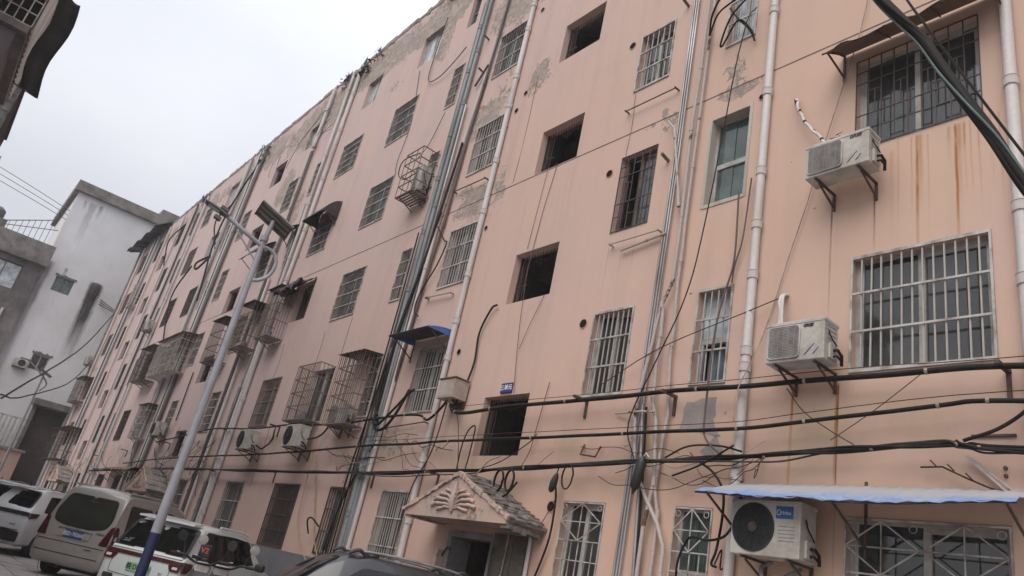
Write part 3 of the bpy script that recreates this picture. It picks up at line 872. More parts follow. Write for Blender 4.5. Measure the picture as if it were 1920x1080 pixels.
# ------------------------------------------------------------ pipes on the facade
coup_me = {}
def pipe(pts, r, mat='pvc_pipe', off=.07, couplers=(), name='drain_pipe', n=10, jit=0.0):
    P_ = [Vector((p[0], FY - off, p[1])) for p in pts]
    if len(P_) == 2 and jit:
        a, b = P_; k = max(3, int(abs(a.z - b.z) / 1.5))
        P_ = [a.lerp(b, i / k) + Vector((random.uniform(-jit, jit), random.uniform(-jit, jit) * .3, 0)) for i in range(k + 1)]
    o = kid(MB().tube(P_, r, n), name, mat, B, smooth=50)
    key = (round(r, 3), mat)
    if couplers and key not in coup_me:
        coup_me[key] = MB().lathe([(r * .9, -.06), (r * 1.22, -.055), (r * 1.22, .05), (r * 1.3, .052), (r * 1.3, .06), (r * .9, .062)], (0, 0, 0), (0, 0, 1), 14).mesh('coupler', mat, 30)
    for z in couplers:
        x = None
        for a, b in zip(P_, P_[1:]):
            if min(a.z, b.z) <= z <= max(a.z, b.z): x = a.lerp(b, (z - a.z) / (b.z - a.z) if a.z != b.z else 0)
        if x is None: continue
        link_mesh('coupler', coup_me[key], o, (x.x, x.y, z))
    bz = [z for z in couplers][::2]
    for z in bz:
        pass
    return o
pipe([(-5.15, 17.9), (-5.14, 0.1)], .058, couplers=(10.36, 8.81, 7.46, 6.62, 5.88, 4.83, 4.62, 3.3, 12.2, 13.9), jit=.006)
pipe([(-2.15, 17.9), (-2.14, 0.1)], .062, couplers=(9.4, 7.55, 6.0, 5.2, 3.4, 11.5), jit=.005)
for i, dx in enumerate((-.05, 0, .05)):
    pipe([(-6.75 + dx, 17.5), (-6.72 + dx, 8.0), (-6.76 + dx, 5.0), (-6.77 + dx, 3.5), (-6.8 + dx, 0.4)], .0165, 'steel_conduit', .045 + .002 * i, name='conduit', n=8)
pipe([(-6.35, 17.8), (-6.40, 11.37), (-6.4, 9.88), (-6.44, 8.68), (-6.41, 7.0), (-6.42, 6.04), (-6.58, 5.67), (-6.66, 5.06), (-6.76, 4.42), (-6.78, 4.09), (-6.69, 3.44), (-6.43, 3.01), (-6.18, 2.68), (-6.05, 2.42), (-6.04, 1.0)], .026, 'flaky_pipe', .105, (9.9, 8.7, 5.7), 'water_pipe')
pipe([(-6.28, 17.8), (-6.32, 11), (-6.36, 7.0), (-6.35, 6.54), (-6.36, 6.0), (-6.33, 5.39), (-6.33, 4.87), (-6.25, 4.07), (-6.29, 3.73), (-6.32, 3.13), (-6.22, 2.79), (-6.22, 2.32), (-6.28, .5)], .023, 'flaky_pipe', .07, (10.6, 8.0, 6.4, 5.1, 3.15, 2.8), 'water_pipe')
pipe([(-6.54, 5.64), (-6.52, 5.25), (-6.54, 5.05), (-6.51, 4.28), (-6.41, 4.0), (-6.32, 3.22), (-6.40, 2.62), (-6.42, 1.0)], .026, 'flaky_pipe', .10, (5.25, 3.2), 'water_pipe')
pipe([(-6.69, 4.24), (-6.58, 3.38), (-6.47, 2.05), (-6.45, .6)], .022, 'steel_conduit', .09, name='conduit')
pipe([(-6.62, 4.2), (-6.53, 3.3), (-6.43, 2.05), (-6.40, .6)], .016, 'black_cable', .085, name='conduit')
pipe([(-6.95, 9.05), (-6.80, 8.85), (-6.55, 7.6)], .02, 'flaky_pipe', .1, name='water_pipe')
pipe([(-6.55, 7.6), (-6.5, 7.3)], .03, 'flaky_pipe', .1, name='water_pipe')
# kitchen side of the third unit
pipe([(-11.88, 18.0), (-11.87, 9), (-11.88, 6), (-11.82, .1)], .058, couplers=(13.82, 14.6, 12.4, 11.57, 10.08, 8.8, 7.32, 6.28, 5.5, 2.4, 3.5), jit=.008)
pipe([(-13.04, 17.9), (-13.2, 13.94), (-13.39, 11.1), (-13.42, 9.0), (-13.60, 7.4), (-13.75, 5.0), (-13.85, .4)], .034, 'dark_pipe', .06, (12.9, 8.9), 'soil_pipe')
pipe([(-13.3, 13.2), (-13.55, 11.0), (-13.7, 9.0), (-13.75, 5.2), (-13.8, .2)], .045, 'pvc_pipe', .06, (11.2, 9.6, 7.9), jit=.01)
pipe([(-14.2, 18.0), (-14.22, 10), (-14.1, 5), (-14.05, 0.1)], .062, 'grey_pipe', .08, (15.2, 13.7, 11.7, 10.4, 8.9, 7.4, 5.9, 4.4, 2.4), jit=.008)
pipe([(-14.02, 18.0), (-14.02, 9), (-13.95, 4), (-13.92, 0.1)], .05, 'grey_pipe', .08, (14.3, 12.6, 9.6, 6.6, 3.4), jit=.008)
pipe([(-14.36, 16.2), (-14.34, 0.3)], .026, 'dark_pipe', .06, (9, 5), 'conduit', jit=.02)
pipe([(-13.88, 12.5), (-13.86, 0.3)], .03, 'steel_conduit', .07, (10, 6, 3), 'conduit', jit=.015)
pipe([(-14.5, 9.0), (-14.45, 0.3)], .018, 'black_cable', .06, (), 'conduit', jit=.02)
pipe([(-13.7, 13.0), (-13.3, 13.5)], .028, 'dark_pipe', .07, (), 'soil_pipe')
# between third and second unit
pipe([(-22.35, 18.1), (-22.45, 10.5), (-22.75, 6.5), (-22.75, 0.1)], .066, 'pvc_pipe', .08, (16.8, 15.2, 13.2, 11.2, 9.4, 7.5, 5.4, 3.2, 2.0), jit=.01)
pipe([(-23.0, 18.0), (-23.0, 0.2)], .055, 'pvc_pipe', .08, (17.3, 14.4, 12.4, 10.3, 8.2, 5.8, 3.6), jit=.012)
pipe([(-24.5, 18.0), (-24.6, 15.3)], .07, 'pvc_pipe', .10, (17, 15.4))
for dx, mt, r in ((0, 'dark_pipe', .036), (.12, 'dark_pipe', .03), (-.11, 'flaky_pipe', .03)):
    pipe([(-24.72 + dx, 15.2), (-24.75 + dx, 7.0), (-24.8 + dx, .2)], r, mt, .07, (13.4, 12.2, 9.5, 6, 3), 'soil_pipe', jit=.03)
pipe([(-23.35, 12.5), (-23.4, .2)], .03, 'steel_conduit', .07, (9, 6), 'conduit', jit=.02)
pipe([(-24.35, 9.8), (-24.3, .2)], .05, 'pvc_pipe', .08, (8, 5.5, 3.5), jit=.02)
# second unit left
for x, r, mt in ((-31.35, .05, 'dark_pipe'), (-31.55, .06, 'grey_pipe'), (-31.8, .05, 'pvc_pipe'), (-32.05, .03, 'black_cable'), (-32.2, .05, 'pvc_pipe'), (-33.2, .045, 'grey_pipe'), (-33.5, .055, 'pvc_pipe')):
    pipe([(x + .25, 17.9), (x, 12), (x - .25, 0.2)], r, mt, .08, (16.2, 13.5, 10.8, 7.7, 5.2, 3), jit=.04)
for x, r, mt in ((-39.4, .055, 'pvc_pipe'), (-39.7, .05, 'grey_pipe'), (-41.2, .05, 'dark_pipe'), (-41.45, .055, 'pvc_pipe'), (-41.9, .05, 'pvc_pipe'), (-43.7, .05, 'pvc_pipe'), (-46.4, .05, 'pvc_pipe'), (-48.5, .055, 'grey_pipe'), (-48.9, .05, 'pvc_pipe'), (-49.4, .05, 'dark_pipe'), (-49.8, .055, 'pvc_pipe'), (-52.3, .06, 'pvc_pipe'), (-53.4, .055, 'grey_pipe')):
    pipe([(x + .2, 17.8), (x, 9), (x - .1, 0.2)], r, mt, .09, (15.2, 11.8, 7.2, 4.0), jit=.05)
for (x, z0, z1) in ((-29.3, 5.0, 6.9), (-26.9, 11.2, 4.2), (-34.0, 6.6, 4.0)):
    pipe([(x, z0), (x - .1, z1)], .022, 'brown_cable', .05, (), 'conduit', jit=.02)

# rails, stubs and hooks
def rail(pts, r=.012, mat='bracket_steel', feet=True, off=.09):
    m = MB()
    m.tube([(x, FY - off, z) for x, z in pts], r, 6)
    if feet:
        for x, z in (pts[0], pts[-1]): m.tube([(x, FY + .01, z), (x, FY - off - .03, z)], r * 1.3, 6)
    kid(m, 'drying_rail', mat, B, smooth=40)
rail([(-8.0, 9.72), (-6.9, 9.72)]); rail([(-7.85, 7.0), (-6.85, 7.0)], .014, 'flaky_pipe'); rail([(-7.6, 6.84), (-6.7, 6.92)], .022, 'flaky_pipe', False, .07)
rail([(-13.3, 9.75), (-12.1, 9.72)], .014); rail([(-13.3, 7.05), (-12.35, 7.0)], .02, 'flaky_pipe'); rail([(-13.6, 4.15), (-12.1, 4.22)], .012)
for (x, z) in ((-6.95, 11.6), (-6.92, 8.32), (-13.75, 14.6), (-13.55, 13.4)):
    kid(MB().tube([(x, FY + .02, z), (x + .02, FY - .2, z + .03)], .028, 8), 'pipe_stub', 'rusty_bar_iron', B, smooth=40)
for (x, z) in ((-7.6, 3.62), (-7.45, 3.6)):
    pass
m = MB(); m.tube([(-7.75, FY - .02, 3.72), (-7.72, FY - .1, 3.56), (-7.42, FY - .1, 3.52), (-7.38, FY - .06, 3.68)], .014, 5)
kid(m, 'hook', 'bracket_steel', B)
# cable brackets bolted to the facade
def cable_bracket(x, z, h=.34):
    m = MB()
    m.box(x - .022, x + .022, FY - .3, FY, z + .02, z + .055); m.box(x - .018, x + .018, FY - .03, FY - .001, z - h, z + .02)
    kid(m, 'cable_bracket', 'bracket_steel', B)
for x, z in ((-7.85, 4.34), (-2.35, 4.28), (-13.9, 4.3), (-17.9, 4.32), (-19.3, 4.36), (-23.2, 4.4), (-29.0, 4.1), (-18.6, 3.16), (-11.3, 3.2), (-22.8, 3.12), (-13.6, 3.16), (-6.2, 4.3), (-35, 3.9), (-40, 3.7)):
    cable_bracket(x, z, .22)
m = MB(); m.box(-2.68, -2.32, FY - .03, FY, 3.705, 3.725); kid(m, 'anchor_plate', 'bracket_steel', B)
m = MB(); m.box(-2.62, -2.2, FY - .035, FY, 3.21, 3.232); kid(m, 'anchor_plate', 'pvc_pipe', B)
m = MB(); m.bar((-2.72, FY - .06, 3.52), (-2.38, FY - .08, 3.18), .028, .02); m.bar((-2.68, FY - .05, 3.5), (-2.34, FY - .06, 3.2), .02, .02); kid(m, 'anchor_arm', 'flaky_pipe', B)
for q, (x, z) in enumerate(((-2.42, 3.42), (-2.25, 3.42), (-2.42, 3.35), (-2.25, 3.35))):
    kid(MB().lathe([(.018, 0), (.018, -.02), (0, -.022)], (x, FY, z), (0, 1, 0), 8), 'bolt', 'bracket_steel', B)

# ------------------------------------------------------------ entrance porches (parts of the block)
def porch(xc, hw, zb, zt, D, door, near=True):
    yF = FY - D; ov = .10
    m = MB()
    # gable front with thickness
    fr = [(xc - hw, yF, zb), (xc + hw, yF, zb), (xc + hw, yF, zb + .07), (xc, yF, zt), (xc - hw, yF, zb + .07)]
    m.poly(fr, (0, .14, 0))
    m.box(xc - hw + .02, xc + hw - .02, yF + .141, FY - .002, zb + .004, zb + .09)      # soffit slab
    G = kid(m, 'porch', 'porch_paint', B)
    # pitched roof decks with broken cement tiles
    for sgn in (-1, 1):
        L = math.hypot(hw, zt - zb); nx = 12 if near else 4; ny = 7 if near else 3
        rd = MB().poly([(xc, yF + .02, zt + .01), (xc + sgn * (hw + .06), yF + .02, zb + .04), (xc + sgn * (hw + .06), FY, zb + .04), (xc, FY, zt + .01)], (0, 0, .045))
        R_ = rd.build('porch_roof', 'concrete', G)
        for i in range(nx):
            for j in range(ny):
                a, b = i / nx, (i + 1.12) / nx
                f = lambda t: Vector((xc + sgn * (hw + .08) * t, 0, zt + .075 - (zt - zb) * t + random.uniform(-.012, .016)))
                if random.random() < .10: continue
                p, q = f(a), f(min(b, 1.0)); y0 = yF + .0 + (D) * j / ny; y1 = y0 + D / ny - .012
                p.z -= .022
                pts = [Vector((p.x, y0, p.z)), Vector((q.x, y0 + random.uniform(-.015, .02), q.z)), Vector((q.x, y1, q.z)), Vector((p.x, y1, p.z))]
                MB().poly(pts, (0, 0, .022)).build('roof_tile', 'tile_grey', R_)
        # crumbling cement verge
        vg = MB()
        for i in range(14):
            t0, t1 = i / 14, (i + .95) / 14
            vg.bar((xc + sgn * (hw + .05) * t0, yF + .0 + random.uniform(-.02, .015), zt + .045 - (zt - zb - .03) * t0), (xc + sgn * (hw + .05) * t1, yF + random.uniform(-.02, .015), zt + .045 - (zt - zb - .03) * t1), .06, random.uniform(.035, .07))
        vg.build('verge', 'porch_paint', G)
        ev = MB()
        for i in range(8):
            ev.box(xc + sgn * (hw - .06) - .07, xc + sgn * (hw - .06) + .07 + random.uniform(0, .05), yF + .03 + (D - .05) * i / 8, yF + .03 + (D - .05) * (i + .9) / 8, zb - (.03 if sgn < 0 else .05 + random.uniform(0, .05)), zb - .002)
        ev.build('eave', 'porch_paint' if sgn < 0 else 'tile_grey', G)
    # moulded acanthus ornament
    orn = MB(); S_ = .9 if near else .8
    z0 = zb + .15
    for sgn in (-1, 1):
        for (x1, z1, x2, z2, x3, z3, r0) in ((.02, .02, .34, .13, .60, .03, .034), (.02, .06, .26, .24, .54, .14, .034), (.02, .10, .16, .32, .42, .25, .03),
                                            (.02, .16, .07, .36, .26, .35, .026), (.02, .0, .24, .03, .42, -.05, .03)):
            pts = []
            for k in range(11):
                t = k / 10
                px_ = 2 * t * (1 - t) * x2 + t * t * x3 + (1 - t) ** 2 * x1
                pz_ = 2 * t * (1 - t) * z2 + t * t * z3 + (1 - t) ** 2 * z1 + .008 * math.sin(t * 11 + x3 * 9)
                pts.append((xc + sgn * px_ * S_ * 1.06, yF - .004 - .018 * math.sin(t * 3), z0 + pz_ * S_ * .86))
            orn.tube(pts, [r0 * (.55 + .6 * k / 10 + .14 * math.sin(k * 2.1 + z3 * 30)) * S_ for k in range(11)], 7)
            e = pts[-1]; q0 = .026 * S_
            orn.tube([(e[0] + sgn * q0 * (math.cos(q) - 1) * (1 - q / 9), e[1] - .004, e[2] + q0 * math.sin(q) * (1 - q / 9)) for q in (i * .7 for i in range(9))], .013, 6)
    orn.tube([(xc, yF - .02, z0 - .05), (xc, yF - .045, z0 + .08), (xc, yF - .04, z0 + .2), (xc, yF - .015, z0 + .40)], [.03, .055, .04, .012], 8)
    for q in range(5): orn.tube([(xc + (q - 2) * .02, yF - .03, z0 + .22), (xc + (q - 2) * .05, yF - .03, z0 + .30 + .03 * (2 - abs(q - 2)))], [.016, .01], 6)
    orn.build('ornament', 'porch_paint', G, smooth=60)
    # frame and dark hall behind the door opening
    x0, x1, za, zc = door
    hall = MB(); y = FY + .35
    hall.add([(x0 - .5, y, za), (x1 + .5, y, za), (x1 + .5, y, zc + .1), (x0 - .5, y, zc + .1), (x0 - .5, y + 4, za), (x1 + .5, y + 4, za), (x1 + .5, y + 4, zc + .1), (x0 - .5, y + 4, zc + .1)],
             [(4, 5, 6, 7), (0, 1, 5, 4), (3, 7, 6, 2), (0, 4, 7, 3), (1, 2, 6, 5)])
    H_ = kid(hall, 'entrance_hall', 'stairwell_paint', B)
    fm = MB(); fm.box(x0 - .05, x0 + .06, FY - .02, FY + .38, za, zc); fm.box(x1 - .05, x1 + .05, FY - .02, FY + .38, za, zc); fm.box(x0 + .06, x1 - .05, FY - .02, FY + .38, zc - .08, zc + .02)
    fm.build('door_frame', 'door_frame_grey', H_)
porch(-9.62, 1.32, 2.42, 3.06, .74, DOORS[0])
porch(-28.3, 1.35, 2.3, 3.05, .74, DOORS[1], False)
porch(-45.2, 1.35, 2.3, 3.05, .74, DOORS[2], False)
# opened entrance door leaf standing against the wall, with its drain beside it
dl = MB(); dl.box(-9.33, -8.86, FY - .07, FY - .03, .3, 2.36); dl.box(-8.85, -8.56, FY - .065, FY - .03, .3, 2.36)
for z in (.5, 1.2, 1.9): dl.box(-9.3, -8.89, FY - .078, FY - .0701, z, z + .55) if z < 1.9 else None
d_ = kid(dl, 'entrance_door', 'door_leaf', B, bevel=.006)
MB().box(-8.9, -8.86, FY - .12, FY - .0701, 1.3, 1.5).build('handle', 'rim', d_)
MB().poly([(-9.12, FY - .082, 1.55), (-9.02, FY - .082, 1.78), (-8.97, FY - .082, 1.8), (-9.0, FY - .082, 1.62), (-9.07, FY - .082, 1.4)], (0, .003, 0)).build('paper_scrap', 'letter_white', d_)
pipe([(-8.5, 2.36), (-8.47, .2)], .03, 'pvc_pipe', .06, (), 'drain_pipe')
pipe([(-8.95, 2.36), (-8.98, 1.4)], .012, 'cream_cable', .1, (), 'conduit')
kid(MB().tube(smooth_pts([(-10.75, FY - .03, 1.55), (-10.62, FY - .05, 1.9), (-10.5, FY - .06, 2.05), (-10.42, FY - .05, 2.02)]), .012, 6), 'conduit', 'brown_cable', B)
# pink pier and door frame left of the doorway
kid(MB().box(-10.78, -10.61, FY - .16, FY - .001, .0, 2.0), 'door_pier', 'porch_paint', B, bevel=.01)
# ------------------------------------------------------------ air conditioner outdoor units
def ac(x, z, y, label, w=.8, h=.52, d=.29, style='square', grille='ac_grille_pale', letters=None, badge=None, hose=None, rz=0.0, stripes=None, drop=0, hosemat='pvc_pipe'):
    """x,z: lower left front corner; y: plane of the front"""
    R_ = empty('air_conditioner', (x + w / 2, y + d / 2, z), rz)
    tag(R_, label, 'air conditioner', 'outdoor units on the pink facade')
    b = MB().box(-w / 2, w / 2, -d / 2, d / 2, 0, h)
    b.build('casing', 'ac_white', R_, bevel=.012)
    lid = MB().box(-w / 2 - .006, w / 2 + .006, -d / 2 - .006, d / 2 + .006, h - .035, h + .006)
    lid.build('lid', 'ac_white', R_, bevel=.006)
    yf = -d / 2
    if style == 'square':
        gx0, gx1, gz0, gz1 = -w / 2 + .035, -w / 2 + w * .60, .04, h - .055
        g_ = MB(); rr = .05
        def rr_pts(a, b_, c, e, r, k=4):
            o = []
            for cx, cz, s in ((b_ - r, c + r, -90), (b_ - r, e - r, 0), (a + r, e - r, 90), (a + r, c + r, 180)):
                for i in range(k + 1):
                    t = rad(s + 90 * i / k); o.append((cx + r * math.cos(t), cz + r * math.sin(t)))
            return o
        P_ = rr_pts(gx0, gx1, gz0, gz1, rr)
        g_.poly([(p[0], yf - .014, p[1]) for p in P_], (0, .013, 0))
        gr = g_.build('fan_grille', grille, R_)
        sl = MB(); n_ = 20
        for k in range(1, n_):
            zz = gz0 + (gz1 - gz0) * k / n_; ins = .02 if 1 < k < n_ - 1 else .05
            sl.box(gx0 + ins, gx1 - ins, yf - .019, yf - .0141, zz - .0045, zz + .0045)
        for k in (1, 2, 3, 4, 5):
            xx = gx0 + (gx1 - gx0) * k / 6; sl.box(xx - .003, xx + .003, yf - .022, yf - .0191, gz0 + .03, gz1 - .03)
        sl.build('slats', grille, gr)
        rm = MB(); q = [(p[0], yf - .015, p[1]) for p in P_]; q.append(q[0]); rm.tube(q, .007, 5); rm.build('grille_rim', 'ac_white', gr, smooth=50)
    else:
        cx, cz, rr = -w / 2 + w * .335, h * .51, h * .43
        f_ = MB().lathe([(rr * 1.04, .0), (rr * 1.04, -.012), (rr, -.014), (rr * .97, -.004), (0, -.004)], (cx, yf, cz), (0, 1, 0), 40)
        fo = f_.build('fan_grille', 'fan_dark', R_, smooth=40)
        rg = MB()
        for k in range(1, 8):
            q = rr * k / 8; rg.tube([(cx + q * math.cos(t), yf - .016 - .006 * (1 - k / 8), cz + q * math.sin(t)) for t in (i * math.pi / 16 for i in range(33))], .0032, 4)
        for k in range(12):
            t = k * math.pi / 6; rg.bar((cx + .05 * math.cos(t), yf - .022, cz + .05 * math.sin(t)), (cx + rr * math.cos(t), yf - .014, cz + rr * math.sin(t)), .0045)
        rg.build('rings', 'black_trim', fo)
        MB().lathe([(.052, -.012), (.05, -.022), (0, -.024)], (cx, yf, cz), (0, 1, 0), 20).build('fan_hub', 'bracket_steel', fo, smooth=40)
    vv = MB()
    for k in range(5):
        zz = .16 + .035 * k if style != 'square' else .1 + .05 * k
        if style == 'square': vv.box(w / 2 - .001, w / 2 + .004, -d / 2 + .05, d / 2 - .05, zz + .1, zz + .112)
        else: vv.box(-w / 2 + w * .70, w / 2 - .06, yf - .004, yf + .002, zz, zz + .006)
    vv.build('vents', 'ac_grille_pale', R_)
    # valve cover, valves and handle on the right end
    vb = MB().box(w / 2 + .001, w / 2 + .03, -.07, .09, .03, .2); vb.build('valve_cover', 'ac_white', R_, bevel=.006)
    hv = MB()
    hv.tube([(w / 2 + .03, 0, .06), (w / 2 + .07, 0, .06), (w / 2 + .09, .06, .02)], .014, 7); hv.tube([(w / 2 + .03, 0, .13), (w / 2 + .07, .01, .13), (w / 2 + .085, .07, .08), (w / 2 + .05, .14, .0)], .018, 7)
    hv.tube(smooth_pts([(w / 2 + .005, -.06, h * .72), (w / 2 + .03, -.05, h * .55), (w / 2 + .05, .0, h * .42), (w / 2 + .04, .05, .2)]), .008, 6)
    hv.build('valves', 'black_cable', R_, smooth=50)
    # two angle brackets to the wall
    wy = FY - y - d / 2
    for s in (-1, 1):
        bx = s * w * .33; m = MB()
        m.box(bx - .014, bx + .014, yf + .0, wy, -.025, -.002); m.box(bx - .013, bx + .013, wy - .03, wy, -.24, -.03)
        m.bar((bx, yf + .10, -.035), (bx, wy - .02, -.2), .022, .016)
        m.build('bracket', 'bracket_steel', R_)
    if letters:
        s, lx, lz, sz = letters
        text(s, sz, 'black_trim', R_, face_matrix((lx, yf - .0045, lz), (1, 0, 0), (0, 0, 1)), 'lettering', .001, .25, .002)
    if stripes:
        m = MB()
        for k, (c0, c1) in enumerate(stripes): pass
        for k in range(2):
            a = Vector((w * .17 + k * .10, yf - .003, .06)); m.poly([a, a + Vector((.018, 0, 0)), a + Vector((.125 - k * .05, 0, .12 - k * .05)), a + Vector((.115 - k * .05, 0, .12 - k * .05))], (0, .004, 0))
        m.build('stripe', 'black_trim' if stripes == [(0, 0)] else 'plate_blue', R_)
    if badge:
        s, bx, bz, bw, bh = badge
        bo = MB().box(bx - bw / 2, bx + bw / 2, yf - .005, yf, bz - bh / 2, bz + bh / 2).build('badge', 'badge_blue', R_)
        text(s, bh * .42, 'letter_white', bo, face_matrix((bx + .012, yf - .0075, bz - .004), (1, 0, 0), (0, 0, 1)), 'lettering', .001)
        rg = MB().tube([(bx - bw * .30 + .026 * math.cos(t), yf - .008, bz + .026 * math.sin(t)) for t in (rad(60 + i * 24) for i in range(12))], .004, 4)
        rg.build('emblem', 'letter_white', bo)
    if hose:
        k_ = Vector(R_.location)
        o = MB().tube(wig(smooth_pts([Vector(p) - k_ for p in hose], 8), .02, 6), .021, 8).build('hose', hosemat, R_, smooth=60)
        if drop:
            bd = MB(); pp = smooth_pts([Vector(p) - k_ for p in hose], 8)
            for i in range(0, len(pp) - 1, 4): bd.tube([pp[i], pp[i].lerp(pp[i + 1], .6)], .0235, 8)
            tag(bd.build('hose_tape', 'black_cable', o), kind='stuff')
    return R_
worn('badge_blue', (0.03, 0.12, 0.30), (0.04, 0.13, 0.26), 5, 0.4)
gA = ac(-4.24, 6.80, 6.98, 'white outdoor unit with square grey grille high under the wide window with the torn awning', .78, .46, .28, letters=('GREE', .23, .40, .062), stripes=[(0, 0)],
   hose=[(-4.72, 7.46, 8.50), (-4.66, 7.37, 8.42), (-4.5, 7.33, 8.0), (-4.2, 7.25, 7.55), (-4.05, 7.2, 7.28)], drop=1)
sm = MB()
for k in range(22):
    c = Vector((-.02 + random.gauss(0, .09), random.gauss(0, .07), .475 + random.uniform(0, .02)))
    sm.poly([c + Vector((random.gauss(0, .04), random.gauss(0, .03), random.uniform(0, .03))) for _ in range(3)], (0, 0, .006))
rg_ = sm.build('dark_rag', 'red_cloth'); rg_.location = gA.location
tag(rg_, 'small dark rag lying on top of the upper white outdoor unit', 'rag')
ac(-4.60, 4.46, 6.97, 'white outdoor unit with blue and orange corner mark beside the big barred window', .70, .47, .29, letters=('GREE', .16, .40, .05), stripes=[(1, 1)],
   hose=[(-4.69, 7.47, 5.53), (-4.69, 7.36, 5.48), (-4.66, 7.3, 5.25), (-4.62, 7.26, 4.95)])
m = MB().tube(smooth_pts([(-4.66, 7.46, 5.54), (-4.65, 7.34, 5.47), (-4.62, 7.28, 5.22), (-4.58, 7.24, 4.95)]), .017, 7); kid(m, 'refrigerant_hose', 'pvc_pipe', B, smooth=50)
ac(-4.86, 2.39, 6.97, 'white outdoor unit with round dark fan under the pale blue corrugated awning', .79, .55, .3, 'round', badge=('Midea', .22, .44, .19, .12),
   hose=[(-4.3, 7.42, 2.36), (-4.4, 7.25, 2.22), (-4.55, 7.15, 2.18), (-4.62, 7.2, 2.3), (-4.6, 7.35, 2.38)], hosemat='grey_pipe')
ac(-17.62, 3.72, 6.95, 'white outdoor unit below the left barred cage, with a black cable across it', .8, .52, .3, 'round', hose=[(-16.75, 7.2, 3.95), (-16.5, 7.3, 4.0), (-16.3, 7.4, 4.25), (-16.3, 7.46, 4.5)], hosemat='black_cable')
ac(-20.75, 3.70, 6.95, 'grimy white outdoor unit under the plain barred window, left of the one below the cage', .78, .52, .3, 'round', hose=[(-19.9, 7.2, 3.85), (-19.7, 7.3, 3.8), (-19.5, 7.4, 4.0), (-19.6, 7.46, 4.4)], hosemat='black_cable')
ac(-15.05, 10.15, 7.12, 'outdoor unit standing on end inside a small rusty cage beside the pipes', .36, .72, .26, 'square')
ac(-15.75, 4.25, 7.08, 'small pale outdoor unit sitting on the floor of the right barred cage', .66, .45, .26, 'square')
ac(-30.6, 4.35, 7.0, 'outdoor unit on brackets between the far pipes above the second entrance', .78, .52, .3, 'round')
ac(-40.1, 9.95, 7.0, 'pale grey outdoor unit high among the far pipes', .8, .55, .3, 'square')
ac(-53.2, 9.5, 6.9, 'outdoor unit at the far end corner of the pink block', .8, .55, .3, 'square')

# ------------------------------------------------------------ security cages
def cage(x0, x1, z0, z1, d, label, mat='rusty_bar_iron', step=.11, rails=3, roof='rusty_sheet', floor=True, junk=0, mesh=False, roofdrop=.05):
    R_ = empty('security_cage', ((x0 + x1) / 2, FY, z0))
    tag(R_, label, 'security cage', 'barred cages on the pink facade')
    w, h = (x1 - x0) / 2, z1 - z0; y = -d; t = .011
    f = MB()
    for zz in [0] + [h * k / (rails + 1) for k in range(1, rails + 1)] + [h]:
        f.box(-w, w, y - t, y + t, zz - t, zz + t)
        for s in (-1, 1): f.box(s * w - t, s * w + t, y + t, 0, zz - t, zz + t)
    f.build('frame', mat, R_)
    b = MB(); r = .0065
    n_ = max(3, round(2 * w / step))
    for k in range(n_ + 1):
        xx = -w + 2 * w * k / n_; b.box(xx - r, xx + r, y - t - .001, y - t + .014, 0, h)
    b.build('front_bars', mat, R_)
    for s in (-1, 1):
        b = MB(); k2 = max(2, round(d / step))
        for k in range(1, k2): b.box(s * (w + t) - r, s * (w + t) + r, y + d * k / k2 - r, y + d * k / k2 + r, 0, h)
        if mesh:
            for k in range(1, 14): b.box(s * (w + t) - .003, s * (w + t) + .003, y, 0, h * k / 14 - .004, h * k / 14 + .004)
        b.build('side_bars', mat, R_)
    if mesh:
        b = MB()
        for k in range(1, 22): b.box(-w, w, y - t - .006, y - t - .0015, h * k / 22 - .004, h * k / 22 + .004)
        b.build('wire_mesh', mat, R_)
    if floor:
        b = MB()
        for k in range(6): b.box(-w, w, y + d * k / 6 + .005, y + d * (k + .7) / 6, -.012, .004)
        for s in (-.6, .6): b.bar((s * w, y + .03, -.01), (s * w, -.01, -.22), .022)
        b.build('floor_slats', mat, R_)
    if roof:
        MB().sheet(lambda a, c: ((-w - .06) + (2 * w + .12) * a, (y - .09) * (1 - c), h + .02 - roofdrop * (1 - c) + .008 * math.sin(a * 40)), 24, 2, (0, 0, .008)).build('roof_sheet', roof, R_)
    if junk:
        for q in range(junk):
            cx = random.uniform(-w * .7, w * .7); cy = y * random.uniform(.3, .75); s = random.uniform(.05, .09); hh = random.uniform(.12, .32)
            MB().lathe([(s * .7, .006), (s, .05), (s * .95, hh * .8), (s * .5, hh), (0, hh)], (cx, cy, .006), (0, 0, 1), 12).build('stored_jar', random.choice(['mortar', 'pvc_pipe', 'curtain_blue', 'rusty_sheet', 'curtain_pale']), R_, smooth=40)
    return R_
cage(-18.3, -17.0, 4.42, 5.86, .40, 'left one of two rusty barred cages side by side above the outdoor units', step=.1, rails=3, roof=None, junk=5)
cage(-15.85, -14.72, 4.22, 5.9, .42, 'right one of two rusty barred cages, beside the pipe bundle, with a sheet roof', step=.1, rails=4, junk=3)
cage(-15.42, -14.62, 10.02, 11.3, .5, 'small rusty cage holding an outdoor unit high beside the grey pipes', step=.26, rails=3, roof=None)
cage(-22.35, -21.35, 7.15, 8.75, .5, 'tall rusty cage left of the ragged black awning', step=.09, rails=2, roof='black_tarp', junk=3, roofdrop=.0)
cage(-24.4, -23.3, 7.05, 8.6, .55, 'rusty cage with a ragged roof between pipes, left of the tall cage', step=.12, rails=3, roof='black_tarp', junk=4)
cage(-27.3, -26.0, 6.9, 8.5, .5, 'dark cage with a black sheet behind the leaning lamp post', mat='dark_bar_iron', step=.12, rails=2, roof='black_tarp', junk=2)
cage(-34.5, -30.9, 7.0, 8.65, .55, 'long pale wire cage across the far pipes, nearest of the row of far cages', step=.14, rails=4, mesh=True, roofdrop=.1, mat='white_bar_paint')
